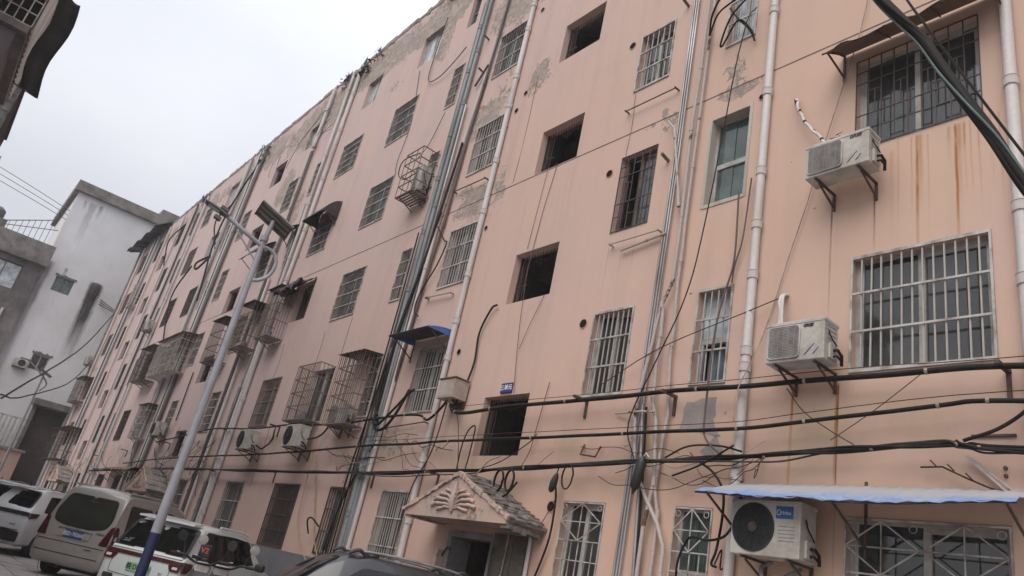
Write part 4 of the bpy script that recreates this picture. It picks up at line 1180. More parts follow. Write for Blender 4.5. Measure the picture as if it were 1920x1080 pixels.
cage(-37.3, -35.2, 7.0, 8.6, .55, 'dark mesh cage with a sheet roof at the left end of the far cages', mat='dark_bar_iron', step=.14, rails=3, mesh=True)
cage(-33.9, -32.4, 4.35, 5.75, .45, 'low white barred cage with a rusty frame above the second entrance', mat='white_bar_paint', step=.12, rails=4)
cage(-52.6, -50.2, 7.0, 8.5, .6, 'wire cage at the far end of the pink block', step=.2, rails=3, mesh=True, mat='rusty_bar_iron')
cage(-52.2, -47.3, 3.5, 5.3, .7, 'wide dark cage low at the far end corner', step=.25, rails=3, mat='dark_bar_iron')
cage(-48.3, -46.9, 12.7, 14.2, .35, 'pale little cage high at the far end of the block', step=.2, rails=5, mat='white_bar_paint', roof=None)

# ------------------------------------------------------------ awnings
def awning(label, front, wall, mat, drop=.0, ribs=5, braces=2, n=20, ragged_=0.0, sag=.0, wave=0.0, name='awning', frame='bracket_steel', t=.006, underside_shade=None, cheek=None, bd=.34):
    """front / wall: (x0, x1, y, z) edges of the sheet"""
    fx0, fx1, fy, fz = front; wx0, wx1, wy, wz = wall
    R_ = empty(name, ((wx0 + wx1) / 2, FY, wz)); L = Vector(R_.location)
    tag(R_, label, 'awning')
    def fn(a, c):
        p = Vector((fx0 + (fx1 - fx0) * a, fy, fz)).lerp(Vector((wx0 + (wx1 - wx0) * a, wy, wz)), c)
        p.z += wave * math.sin(a * n * 1.9) + drop * 4 * c * (1 - c) - sag * math.sin(a * math.pi) * (1 - c) + ragged_ * (1 - c) * (mnoise.noise(Vector((a * 9, c * 3, fx0))) - .2)
        p.y += ragged_ * .8 * (1 - c) * mnoise.noise(Vector((a * 13, 5, fx0)))
        return p - L
    MB().sheet(fn, n, 6, (0, 0, t)).build('sheet', mat, R_, smooth=50)
    f = MB()
    e0 = [fn(a / 10, .04) - Vector((0, 0, .012)) for a in range(11)]
    f.tube(e0, .011, 5)
    for k in range(ribs):
        a = (k + .02) / (ribs - 1) * .96 + .01
        f.tube([fn(a, c / 4) - Vector((0, 0, .014)) for c in range(5)], .01, 5)
    f.build('frame', frame, R_)
    if underside_shade:
        MB().sheet(lambda a, c: fn(a, c) - Vector((0, 0, .03)), n, 6, (0, 0, .004)).build('underside_shade', underside_shade, R_, smooth=50)  # dark sheet added below, carries the shade of the awning's underside
    if cheek:
        for a in (0.0, 1.0):
            e = [fn(a, c / 6) + Vector((0, 0, .004)) for c in range(7)]
            e.append(Vector((e[-1].x, e[-1].y, e[0].z - .02))); e.append(e[0] - Vector((0, 0, .02)))
            MB().poly(e, (.012 if a else -.012, 0, 0)).build('side_panel', cheek, R_)
    for k in range(braces):
        a = .03 + .94 * k / max(1, braces - 1); p = fn(a, .12)
        m = MB().bar(p - Vector((0, 0, .02)), (p.x, -.006, p.z - bd - .12 * drop), .02); m.box(p.x - .012, p.x + .012, -.022, -.004, p.z - bd - .08, .05)
        m.build('brace', frame, R_)
    return R_
awning('long pale blue corrugated awning with a wavy torn edge over the ground floor window', (-5.2, -2.12, 6.72, 2.97), (-5.12, -2.2, 7.44, 3.22), 'blue_plastic', n=60, wave=.006, sag=.03, ribs=6, braces=3, ragged_=.05)
awning('torn dark brown awning over the wide window in the upper right corner', (-4.10, -2.1, 6.98, 8.69), (-4.06, -2.2, 7.44, 8.93), 'rusty_sheet', n=30, drop=.03, ragged_=.06, ribs=4, braces=2, bd=.12)
awning('small bright blue metal awning over the barred window above the meter box', (-13.45, -11.96, 6.83, 5.98), (-13.4, -11.96, 7.44, 6.10), 'blue_sheet', n=16, drop=.03, ribs=3, braces=2, underside_shade='black_tarp', cheek='blue_sheet')
awning('black curved awning over a high barred window right of the leaning lamp', (-21.6, -20.15, 6.92, 11.08), (-21.6, -20.15, 7.44, 11.62), 'black_tarp', n=12, drop=.13, ribs=3, braces=2, cheek='black_tarp')
awning('ragged black awning in tatters over the brown window', (-21.9, -20.2, 6.92, 8.62), (-21.6, -20.15, 7.44, 9.0), 'black_tarp', n=30, drop=.02, ragged_=.32, ribs=5, braces=2)
awning('black awning half hidden behind the solar panel of the lamp', (-27.0, -25.3, 6.9, 10.95), (-26.9, -25.2, 7.44, 11.5), 'black_tarp', n=14, drop=.08, ribs=3, braces=2, ragged_=.08)
awning('small black awning between the pipes left of the curved one', (-23.95, -23.0, 7.0, 11.3), (-23.9, -23.0, 7.44, 11.6), 'black_tarp', n=10, drop=.05, ribs=2, braces=2, ragged_=.05)
awning('dark little awning low over the ground floor far left', (-36.5, -34.4, 6.7, 2.95), (-36.5, -34.4, 7.44, 3.15), 'black_tarp', n=12, drop=.05, ribs=3, braces=2, ragged_=.1)
awning('sagging brown awning between the far entrance and the second one', (-33.2, -30.8, 6.6, 3.0), (-33.2, -30.8, 7.44, 3.2), 'rusty_sheet', n=16, drop=.05, ribs=4, braces=3, ragged_=.1)

# ------------------------------------------------------------ meter box, number plate
mb_ = empty('meter_box', (-11.2, FY, 4.56)); tag(mb_, 'pale metal cable box with a rusty lid on the wall left of the stair windows', 'junction box')
MB().box(-.26, .24, -.36, -.04, 0, .36).build('box', 'meter_box_paint', mb_, bevel=.008)
MB().box(-.285, .265, -.385, -.04, .361, .385).build('lid', 'rusty_sheet', mb_, bevel=.004)
MB().box(-.23, .21, -.366, -.361, .03, .33).build('door', 'meter_box_paint', mb_, bevel=.003)
MB().box(-.2, .2, -.04, 0, -.12, .3).build('back_plate', 'bracket_steel', mb_)
sg = empty('unit_sign', (-9.86, FY - .02, 4.745)); tag(sg, 'small blue entrance number plate with white characters', 'sign')
MB().box(-.15, .15, -.012, .012, -.088, .088).build('plate', 'sign_blue', sg, bevel=.004)
text('三单元', .105, 'letter_white', sg, face_matrix((0, -.0145, 0), (1, 0, 0), (0, 0, 1)), 'lettering', .001, 0, .003)

# ------------------------------------------------------------ cables
def cable(pts, r, label, mat='black_cable', n=8, k=6, amp=.02, sc=.9, name='utility_cable', cat='cable', ties=0, group=None, raw=False):
    P_ = [Vector(p) for p in pts] if raw else [Vector((p[0], FY - (p[2] if len(p) > 2 else .2), p[1])) for p in pts]
    pp = wig(smooth_pts(P_, k), amp, sc)
    base = pp[0].copy()
    o = MB().tube([p - base for p in pp], r, n).build(name, mat, smooth=60)
    o.location = base
    tag(o, label, cat, group)
    if ties:
        tm = None
        for i in range(ties):
            j = int((i + .5) / ties * (len(pp) - 1)); a, b = pp[j], pp[j + 1]
            MB().tube([a - base, a.lerp(b, 0) + (b - a).normalized() * .03 - base], r * 1.18, 8).build('cable_tie', 'cream_cable', o)
    return o
G = 'wires strung along the pink facade'
cable([(-30.2, 4.17), (-26.5, 4.35), (-23.95, 4.46), (-21.0, 4.36), (-18.2, 4.37), (-15.6, 4.28), (-13.41, 4.35), (-12.2, 4.33, .22), (-11.75, 4.2, .25), (-11.35, 4.42, .25), (-11.3, 4.6, .2)], .024, 'thick black cable running left from the pale cable box past the two cages', ties=10)
cable([(-11.08, 4.6, .2), (-11.08, 4.4, .24), (-10.7, 4.27, .25), (-9.4, 4.31, .24), (-7.83, 4.34), (-5.74, 4.35), (-4.29, 4.33), (-3.15, 4.31), (-2.35, 4.30), (-1.0, 4.22), (2.5, 4.3)], .030, 'thick black cable running right from the pale cable box under the big barred window', ties=9)
cable([(-34, 3.35), (-30, 3.5), (-24.54, 3.59), (-18.97, 3.63), (-13.53, 3.76), (-9.97, 3.79), (-7.71, 3.80), (-5.36, 3.82), (-4.27, 3.87), (-2.91, 3.96), (-2.3, 3.97), (0, 3.8), (2.5, 3.9)], .024, 'middle one of the three long black cables across the facade', ties=14)
# a bundle of twisted lines
for i, (dr, rr) in enumerate(((0, .022), (.7, .016), (1.9, .014), (3.1, .011))):
    pts = []
    src = [(-40, 3.0), (-34, 3.1), (-26.3, 3.19), (-18.61, 3.19), (-13.23, 3.21), (-10.08, 3.28), (-7.61, 3.38), (-5.32, 3.47), (-4.25, 3.52), (-2.92, 3.60), (-2.69, 3.58), (-2.19, 3.52), (0.2, 3.45)]
    base = smooth_pts([(x, FY - .2, z) for x, z in src], 14)
    for j, p in enumerate(base):
        a = j * .17 + dr * 2 + .6 * math.sin(j * .31 + dr)
        pts.append(p + Vector((0, math.cos(a) * .024 * min(1, i), math.sin(a) * (.027 if i else .0) - (.05 * max(0, math.sin(j * .13)) if i == 3 else 0))))
    cable(pts, rr, ['lowest long black cable, thickest strand of the twisted bundle over the porch', 'second strand wound round the lowest black cable', 'thin strand wound loosely round the lowest black cable', 'thinnest strand sagging below the lowest black cable'][i], 'black_cable' if i < 3 else 'grey_cable', k=1, amp=.012, raw=True, ties=12 if i == 0 else 0)
for zz, lab in ((.07, 'thin steel wire just above the upper right black cable'), (0, 'thin steel wire just above the middle black cable')):
    if zz: cable([(-11, 4.42), (-7.83, 4.42), (-5.7, 4.43), (-3.5, 4.42), (-2.3, 4.38), (2, 4.4)], .005, lab, 'brown_cable', 5, amp=.01)
    else: cable([(-14, 3.85), (-9.97, 3.88), (-7.7, 3.89), (-5.3, 3.90), (-4.2, 3.97), (-2.3, 4.06), (2, 4.0)], .005, lab, 'brown_cable', 5, amp=.01)
cable([(-2.69, 3.62), (-2.4, 3.72), (-2.15, 3.9), (-1.9, 4.15, .25), (0, 6)], .018, 'black cable branching upward at the right edge from the lowest bundle', amp=.01)
cable([(-5.45, 10.6, .1), (-5.5, 9.92, .3), (-5.85, 6.84, .25), (-6.06, 5.72, .22), (-6.47, 4.75, .2), (-6.8, 3.95, .2), (-6.6, 3.42, .2)], .009, 'black wire slanting down beside the tall narrow windows into the cable splice', amp=.015)
cable([(-5.45, 7.2, .1), (-5.42, 6.2, .1), (-5.55, 5.6, .1), (-5.62, 5.0, .1), (-5.6, 4.0, .15), (-5.5, 3.7, .2), (-5.25, 3.5, .2)], .013, 'dark wire hanging left of the white drain pipe', 'dark_pipe', amp=.02)
cable([(-5.28, 7.4, .08), (-5.33, 6.5, .08), (-5.42, 6.1, .08), (-5.46, 5.85, .06)], .011, 'short dark wire curling beside the white drain pipe', 'dark_pipe', amp=.01)
cable([(-3.6, 10.5, .06), (-3.85, 9.1, .05), (-4.12, 8.0, .05), (-4.62, 6.2, .05), (-4.95, 5.0, .06), (-5.1, 4.3, .25), (-5.08, 3.9, .3)], .007, 'thin pale wire hanging diagonally past both outdoor units', 'cream_cable', 5, amp=.03)
cable([(-7.55, 4.62, .05), (-6.5, 5.0, .14), (-5.2, 5.33, .13), (-4.69, 5.52, .03)], .007, 'thin dark wire from the low barred window up to the hose hole', 'brown_cable', 5, amp=.01)
cable([(-4.55, 4.3, .1), (-4.3, 4.0, .15), (-3.95, 3.75, .18), (-3.7, 3.6, .2)], .006, 'thin wire slanting down right below the lower outdoor unit', 'brown_cable', 5)
cable([(-3.05, 4.28, .2), (-3.5, 3.95, .2), (-3.95, 3.65, .2)], .005, 'thin wire slanting down left below the big barred window', 'grey_cable', 5)
# curls of dead cable at the high narrow window
cable([(-6.3, 10.5, .12), (-6.1, 10.62, .35), (-5.8, 10.75, .5), (-5.5, 11.1, .3), (-5.42, 11.5, .1)], .017, 'bent black cable arm in front of the top narrow window, upper one', amp=.01)
cable([(-6.3, 10.48, .12), (-5.95, 10.5, .4), (-5.6, 10.42, .55), (-5.25, 10.55, .5), (-5.2, 10.7, .4), (-5.4, 10.72, .3), (-5.75, 10.45, .3), (-5.98, 10.12, .2), (-5.98, 10.08, .15), (-5.7, 10.4, .2), (-5.5, 10.15, .12), (-5.45, 9.95, .08)], .015, 'looped black cable in front of the top narrow window, lower one', amp=.01)
cable([(-5.46, 9.96, .06), (-5.55, 10.2, .12), (-5.7, 10.42, .2), (-5.85, 10.7, .25)], .013, 'black cable stub crossing the loops at the top narrow window')
# stair window drop wires and coil at the box
cable([(-9.75, 9.3, .02), (-9.95, 7.46, .02), (-9.9, 6.4, .04), (-9.78, 5.6, .03), (-9.62, 4.62, .02)], .006, 'thin wire dropping from the third stair window to the blue plate', 'dark_pipe', 5, amp=.03)
cable([(-9.35, 6.42, .02), (-9.55, 5.9, .03), (-9.72, 5.45, .02)], .005, 'thin wire slanting left below the second stair window', 'dark_pipe', 5)
cable([(-10.0, 9.3, .02), (-10.12, 7.5, .02)], .005, 'thin wire between the stair windows, left of the other drop wire', 'dark_pipe', 5)
cable([(-10.62, 6.42, .06), (-10.78, 6.36, .06), (-11.0, 5.9, .06), (-10.95, 5.3, .06), (-11.0, 4.75, .12), (-11.05, 4.45, .2), (-10.95, 4.36, .22)], .02, 'black hose curving up the wall right of the pale cable box', amp=.01)
cable([(-13.6, 8.9, .1), (-13.1, 8.4, .12), (-13.0, 8.3, .1), (-13.2, 7.8, .1), (-13.5, 7.4, .1), (-13.65, 7.0, .1), (-13.6, 6.75, .1), (-13.4, 6.62, .1)], .016, 'black cable looping beside the second barred kitchen window')
cable([(-13.5, 11.2, .1), (-13.62, 9.6, .12), (-13.75, 8.2, .12), (-13.9, 7.0, .14), (-14.0, 5.9, .16), (-14.05, 5.1, .18), (-13.98, 4.55, .2), (-13.8, 4.4, .22)], .03, 'heavy black cable hanging down the pipe bundle')
cable([(-14.0, 6.2, .14), (-13.98, 5.1, .16), (-13.92, 4.35, .2), (-13.65, 4.2, .22), (-13.2, 4.5, .2), (-12.95, 4.85, .1), (-12.85, 4.95, .04)], .026, 'black cable sagging from the pipes to the barred window under the blue awning')
cable([(-13.95, 4.32, .2), (-13.7, 4.1, .22), (-13.35, 4.1, .22), (-13.1, 4.4, .18), (-13.02, 4.95, .06)], .03, 'lower sagging black cable at the window under the blue awning')
cable([(-13.75, 3.9, .1), (-14.2, 3.2, .1), (-14.6, 2.3, .1), (-14.75, 1.2, .1)], .02, 'black cable leaning left along the foot of the pipe bundle')
cable([(-13.62, 9.3, .1), (-13.95, 7.2, .12), (-14.3, 4.8, .14), (-14.45, 3.4, .14), (-14.6, .5, .1)], .02, 'black cable following the left side of the pipe bundle')
cable([(-16.55, 17.0, .04), (-16.62, 15.6, .05), (-16.55, 14.6, .06), (-15.9, 14.35, .08), (-15.2, 14.5, .1), (-14.7, 14.8, .1)], .014, 'grey cable hanging in a long loop under the top bare window', 'grey_cable')
cable([(-15.15, 11.4, .3), (-15.55, 11.2, .5), (-15.6, 10.8, .52), (-15.2, 10.5, .52), (-14.7, 10.5, .5)], .014, 'dark cable curled round the small caged outdoor unit')
cable([(-17.4, 15.4, .03), (-16.9, 13.2, .03), (-17.0, 12.0, .03), (-16.9, 11.5, .03)], .009, 'thin grey wire down the wall between the high barred windows', 'grey_cable', 5)
cable([(-14.9, 12.7, .08), (-15.3, 11.9, .06), (-15.45, 11.4, .2)], .01, 'thin wire above the small caged outdoor unit', 'grey_cable', 5)
cable([(-16.4, 3.6, .1), (-15.6, 2.2, .06), (-15.1, 1.6, .06), (-13.9, .9, .2)], .014, 'yellow wire slanting down the wall left of the pipes', 'yellow_cable')
cable([(-16.4, 4.0, .2), (-16.38, 2.6, .12), (-16.3, 2.1, .1), (-15.4, 1.5, .2), (-13.5, .9, .4)], .012, 'second yellow wire hanging straight then slanting right', 'yellow_cable')
cable([(-15.6, 1.9, .1), (-15.5, 2.15, .25), (-15.0, 2.2, .4), (-14.6, 2.05, .4)], .018, 'black cable arching over the ground floor narrow window')
# coils over the porch roof
def coil(x, z, r, turns, label, y=.26, rr=.012):
    pts = []
    for i in range(turns * 16 + 1):
        t = i * math.pi / 8; q = r * (1 + .07 * math.sin(i * .37 + x))
        pts.append((x + q * .62 * math.cos(t), FY - y - .01 * (i / 16), z + q * math.sin(t)))
    cable(pts, rr, label, 'black_cable', 6, 1, .008, 3, name='cable_coil', cat='cable coil', raw=True)
coil(-9.25, 3.12, .17, 3, 'left coil of black cable hanging over the porch roof'); coil(-8.98, 3.13, .16, 3, 'right coil of black cable hanging over the porch roof')
coil(-7.72, 3.2, .17, 2, 'grey loop of cable hanging beside the black splice right of the porch', rr=.009)
cable([(-9.9, 3.2, .25), (-9.6, 3.1, .3), (-9.3, 2.92, .3), (-9.0, 2.88, .3), (-8.8, 3.1, .26)], .016, 'black cable sagging under the coils on the porch roof')
cable([(-8.02, 3.1, .2), (-8.04, 2.85, .12), (-8.1, 2.3, .08), (-8.38, 1.6, .06), (-8.55, 1.25, .06)], .015, 'black cable hanging down the wall beside the diamond grille window')
cable([(-8.05, 2.95, .1), (-8.4, 2.5, .05), (-8.9, 2.1, .05)], .006, 'thin wire crossing the round vent hole beside the porch', 'brown_cable', 5)
cable([(-8.2, 1.75, .08), (-8.1, 1.7, .1), (-8.2, 1.55, .1), (-8.4, 1.5, .1)], .008, 'thin wire curl at the foot of the hanging black cable', 'brown_cable', 5)
cable([(-9.8, 3.2, .3), (-9.6, 3.42, .26), (-9.35, 3.5, .24)], .012, 'pale cable end sticking up over the porch ridge', 'cream_cable')
cable([(-10.55, 3.3, .2), (-10.62, 3.7, .15), (-10.55, 4.0, .12), (-10.4, 4.05, .1), (-10.35, 3.6, .14), (-10.3, 3.3, .2)], .012, 'thin black loop standing up from the lowest bundle left of the porch')
cable([(-9.9, 3.3, .22), (-9.4, 3.45, .15), (-8.9, 3.75, .1), (-8.8, 3.9, .06)], .009, 'thin wires fanning up right from the porch ridge', 'brown_cable', 5)
cable([(-8.9, 3.3, .2), (-8.85, 3.6, .1), (-8.82, 4.1, .06), (-8.75, 4.75, .03)], .006, 'thin upright wire right of the low stair window', 'brown_cable', 5)
cable([(-10.5, 3.25, .2), (-10.8, 4.1, .2), (-11.1, 4.5, .2)], .007, 'thin wire from the pale cable box down to the porch', 'brown_cable', 5)
cable([(-11.3, 4.5, .2), (-11.6, 3.6, .1), (-11.9, 2.9, .14), (-12.0, 1.5, .14)], .012, 'brown wire down beside the drain pipe left of the porch', 'brown_cable', 6)
cable([(-6.1, 3.47, .2), (-5.75, 3.62, .2), (-5.3, 3.62, .2), (-5.0, 3.55, .2)], .012, 'black strand bowed above the bundle right of the splice')
cable([(-5.95, 3.25, .2), (-5.5, 3.4, .22), (-5.1, 3.62, .22)], .012, 'stiff black cable end crossing the bundle beside the white drain pipe')
cable([(-5.6, 3.45, .2), (-5.35, 3.3, .2), (-5.2, 3.08, .2), (-5.22, 2.8, .15), (-5.3, 2.45, .1), (-5.35, 2.3, .1), (-5.28, 2.27, .1)], .015, 'black cable looping down behind the blue awning tip')
cable([(-5.8, 1.9, .1), (-5.75, 2.25, .2), (-5.6, 2.5, .25), (-5.45, 2.53, .3), (-5.2, 2.5, .4), (-5.0, 2.55, .4), (-4.88, 2.68, .4)], .014, 'black cable arching from the outdoor unit across the narrow diamond grille window')
cable([(-5.32, 2.3, .08), (-5.2, 2.45, .14), (-5.22, 2.25, .1), (-5.12, 2.35, .1)], .009, 'small knot of black wire on the wall left of the round fan unit')
s2 = empty('cable_splice', (-8.06, FY - .2, 3.14)); tag(s2, 'small ragged black cable joint hanging beside the loop right of the porch', 'cable splice')
MB().lathe([(.012, -.16), (.04, -.13), (.055, -.02), (.04, .08), (.015, .13)], (0, 0, 0), Vector((.3, 0, 1)), 10).build('sleeve', 'black_trim', s2, smooth=40)
MB().tube([(.03, 0, .12), (.05, 0, .2), (.1, 0, .21)], .009, 6).build('tail', 'black_cable', s2)
sp = empty('cable_splice', (-6.45, FY - .26, 3.25)); tag(sp, 'black cylindrical cable splice hanging on the lowest bundle among the pipes', 'cable splice')
MB().lathe([(.012, -.26), (.03, -.2), (.062, -.16), (.066, .14), (.04, .2), (.015, .24)], (0, 0, 0), Vector((.22, 0, 1)), 14).build('sleeve', 'black_trim', sp, smooth=40)
MB().tube([(.05, 0, .22), (.1, -.02, .27), (.14, 0, .22)], .008, 6).build('tie', 'letter_white', sp)
cable([(-7.2, 4.15, .05), (-6.7, 4.12, .16), (-6.4, 4.1, .16)], .015, 'pale stub of pipe tied across the conduits', 'flaky_pipe', amp=.01)
for i, (x0, z0, x1, z1) in enumerate(((-31.5, 17.2, -33.0, 10.5), (-33.6, 15.5, -33.4, 13.2), (-42.2, 16.9, -43.5, 14.6), (-36.5, 13, -36.2, 9.0))):
    cable([(x0, z0, .1), ((x0 + x1) / 2 - .9, (z0 + z1) / 2 + .4, .3), (x1, z1, .1)], .035, ['dark cable bowed against the far facade beside the roof downpipes', 'thick cable loop above the lamp head on the far facade', 'dark cable bowed near the far roof edge', 'thin dark cable left of the lamp on the far facade'][i])
cable([(-33.6, 12.9, .1), (-33.9, 12.4, .5), (-33.5, 12.0, .5), (-33.2, 12.7, .2)], .045, 'dark cable knot on the pipes behind the lamp head')
# branch like dead twigs of wire
m = MB(); m.tube([(-3.1, FY - .1, 3.4), (-2.9, FY - .12, 3.4), (-2.7, FY - .1, 3.3), (-2.52, FY - .08, 3.22), (-2.42, FY - .05, 3.2)], .009, 5)
for (x, z) in ((-2.95, 3.4), (-2.8, 3.36), (-2.65, 3.28)): m.tube([(x, FY - .11, z), (x - .05, FY - .14, z + .06)], .007, 4)
o = m.build('wire_twig', 'brown_cable'); tag(o, 'twig of dead wire tied to the wall anchor at the right edge', 'wire')
# heavy bundle hanging close to the camera
base = [(-1.217, 2.41, 4.268), (-1.167, 2.435, 4.163), (-1.084, 2.473, 4.017), (-1.02, 2.5, 3.901), (-.952, 2.527, 3.72), (-.876, 2.554, 3.534), (-.806, 2.577, 3.373), (-.737, 2.598, 3.184), (-.705, 2.606, 3.1)]
cable(base, .019, 'thick black cable bundle slanting across the upper right corner close to the viewer', 'black_cable', 12, 8, .006, 2, raw=True)
for i in range(3):
    pp = smooth_pts(base, 10); q = [p + Vector((math.cos(j * .05 + i * 2.1), math.sin(j * .05 + i * 2.1), math.cos(j * .05 + i * 2.1) * .5)) * (.012 if i != 1 else .020) for j, p in enumerate(pp)]
    cable(q, (.014, .005, .012)[i], ['smooth strand along the top of the near cable bundle', 'greenish strand twisting under the near cable bundle', 'third strand bulging from the near cable bundle'][i], ('black_cable', 'green_frame', 'black_cable')[i], 8, 1, .006, 3, raw=True)
cable([(-1.3, 2.9, 4.8), (-1.2, 2.75, 4.45), (-1.01, 2.83, 3.97), (-.8, 2.89, 3.46), (-.6, 2.95, 3.0)], .006, 'thin wire stretched beside the near cable bundle', 'black_cable', 5, 4, .004, 2, raw=True)
# long wires across the lane at the far left
cable([(-52.8, 7.3, 13.1), (-38, 4.6, 7.9), (-24.9, 1.7, 3.72)], .03, 'upper of two wires slanting down left from the corner of the pink block', 'black_cable', 5, 8, .02, raw=True)
cable([(-52.6, 7.2, 9.9), (-40, 5.0, 6.6), (-30, 2.6, 4.4), (-24.95, 1.64, 3.81)], .025, 'lower of two wires slanting down left towards the lane', 'black_cable', 5, 8, .02, raw=True)
for i in range(3):
    cable([(-57.2, 4.0 - i * .3, 15.9 - i * .2), (-57.25, 6.3, 14.9 - i * .2), (-55.5, 8.6, 13.6)], .03, ['upper wire sagging across the white gable', 'middle wire sagging across the white gable', 'lower wire sagging across the white gable'][i], 'grey_cable', 5, 8, .03, raw=True)
for i in range(3):
    cable([(-57.5, -8, 21.0 + i * .5), (-57.0, 2.0, 19.2 + i * .35), (-58, 5, 18.8 + i * .3)], .02, ['lowest faint wire against the sky above the grey block', 'middle faint wire against the sky above the grey block', 'highest faint wire against the sky above the grey block'][i], 'grey_cable', 5, 6, .02, raw=True)

def tangle(name_label, x0, x1, zf, n_, spread, r=(.003, .007)):
    """thin loose wires draped along a stretch of the facade, each a part of one tangle"""
    R_ = empty('wire_tangle', ((x0 + x1) / 2, FY - .15, zf)); tag(R_, name_label, 'wires')
    rt = random.Random(int(abs(x0) * 10))
    for i in range(n_):
        a = rt.uniform(x0, x1); L = rt.uniform(.6, 3.2); b = min(x1, a + L); z0 = zf + rt.gauss(0, spread); z1 = zf + rt.gauss(0, spread)
        sag = rt.uniform(-.05, .35); pts = []
        for k in range(7):
            t = k / 6; pts.append(Vector((a + (b - a) * t, FY - .05 - .12 * math.sin(t * 3.1), z0 + (z1 - z0) * t - sag * 4 * t * (1 - t) * .6 + rt.gauss(0, .03))) - Vector(R_.location))
        MB().tube(smooth_pts(pts, 4), rt.uniform(*r), 5).build('wire', rt.choice(['brown_cable', 'black_cable', 'grey_cable', 'cream_cable']), R_, smooth=60)
tangle('loose thin wires straggling along the lowest bundle between porch and splice', -9.2, -4.8, 3.42, 12, .16)
tangle('loose thin wires straggling round the pipes left of the porch', -16.5, -11.0, 3.6, 14, .3)
tangle('thick mess of thin wires over the second entrance and far cages', -36, -24, 3.5, 30, .5, (.006, .012))
tangle('mess of thin wires low on the far end of the pink block', -52, -37, 3.4, 26, .55, (.008, .016))
tangle('straggling thin wires high between the roof downpipes at the far end', -36, -23.5, 16.2, 14, .8, (.006, .012))
for i, (x, z, L) in enumerate(((-16.9, 7.2, 3.0), (-18.3, 7.0, 1.2), (-21.0, 7.0, 1.3), (-20.0, 4.4, 1.6), (-7.9, 10.1, 1.4), (-11.1, 12.1, 2.8))):
    kid(MB().tube(wig(smooth_pts([(x, FY - .012, z), (x + .03, FY - .012, z - L * .5), (x - .02, FY - .012, z - L)], 6), .02, 1.3), .004, 5), 'drip_wire', 'grey_cable', B)
# ------------------------------------------------------------ street lamps
def lamp(loc, H, label, near=True):
    R_ = empty('street_lamp', loc); tag(R_, label, 'street lamp')
    MB().tube([(0, 0, 0), (0, 0, 1.36)], [.067, .065], 20).build('painted_base', 'lamp_blue', R_, smooth=50)
    MB().tube([(0, 0, 1.361), (0, 0, H)], [.065, .042], 20).build('pole', 'lamp_grey', R_, smooth=50)
    MB().lathe([(.16, 0), (.16, .02), (.09, .022), (.09, .08)], (0, 0, 0), (0, 0, 1), 20).build('base_plate', 'lamp_grey', R_, smooth=30)
    return R_
LP = Vector((-10.6, 2.945, 0))
L1 = lamp(LP, 5.62, 'tall leaning solar street lamp with a blue painted foot in front of the parked cars')
k = Vector(LP)
def rel(*ps): return [Vector(p) - k for p in ps]
arm = MB().tube(rel((-10.57, 3.03, 5.50), (-10.69, 2.57, 5.70), (-10.745, 2.36, 5.80)), .034, 12); arm.build('arm', 'lamp_grey', L1, smooth=50)
bow = MB().tube(smooth_pts(rel((-10.56, 2.98, 5.53), (-10.545, 3.10, 5.51), (-10.53, 3.18, 5.43), (-10.525, 3.21, 5.29), (-10.535, 3.17, 5.13), (-10.56, 3.07, 5.02), (-10.6, 2.95, 4.98)), 6), .028, 10); bow.build('bow', 'lamp_grey', L1, smooth=50)
MB().tube(rel((-10.6, 2.93, 5.28), (-10.69, 2.55, 5.64)), .012, 8).build('stay', 'lamp_grey', L1, smooth=50)
a0, a1 = Vector((-10.74, 2.38, 5.79)) - k, Vector((-10.82, 2.02, 5.90)) - k
hd = MB(); d = (a1 - a0).normalized(); s_ = d.cross(Vector((0, 0, 1))).normalized(); u_ = s_.cross(d)
n_ = 8
ring = []
for i in range(n_ + 1):
    t = i / n_; w_ = .055 + .045 * math.sin(min(1, t * 1.6) * math.pi / 2) - .03 * max(0, t - .75) * 4 * .6; h_ = .03 * (1 - .5 * t)
    c = a0.lerp(a1, t); ring.append([c - s_ * w_ - u_ * h_ * .4, c + s_ * w_ - u_ * h_ * .4, c + s_ * w_ * .8 + u_ * h_, c - s_ * w_ * .8 + u_ * h_])
for r0, r1 in zip(ring, ring[1:]): hd.add(r0 + r1, [(0, 1, 5, 4), (1, 2, 6, 5), (2, 3, 7, 6), (3, 0, 4, 7)])
hd.add(ring[0], [(3, 2, 1, 0)]); hd.add(ring[-1], [(0, 1, 2, 3)])
H1 = hd.build('lamp_head', 'lamp_dark', L1, smooth=35)
lens = MB(); c0, c1 = a0.lerp(a1, .35) - u_ * .016, a0.lerp(a1, .85) - u_ * .012
lens.poly([c0 - s_ * .06, c0 + s_ * .06, c1 + s_ * .055, c1 - s_ * .055], -u_ * .006); lens.build('lens', 'lamp_lens', H1)
sb = MB(); cc = a0.lerp(a1, .28); sb.poly([cc - s_ * .05 + u_ * .045 - d * .06, cc + s_ * .05 + u_ * .045 - d * .06, cc + s_ * .05 + u_ * .045 + d * .06, cc - s_ * .05 + u_ * .045 + d * .06], u_ * .05); sb.build('sensor', 'lamp_dark', H1)
ca = MB(); cb = cc - u_ * .09 - s_ * .02
ca.poly([cb - s_ * .06 - d * .05, cb + s_ * .03 - d * .05, cb + s_ * .03 + d * .05, cb - s_ * .06 + d * .05], -u_ * .05); ca.tube([cc - u_ * .02, cb], .012, 6); ca.build('camera_bracket', 'lamp_dark', H1)
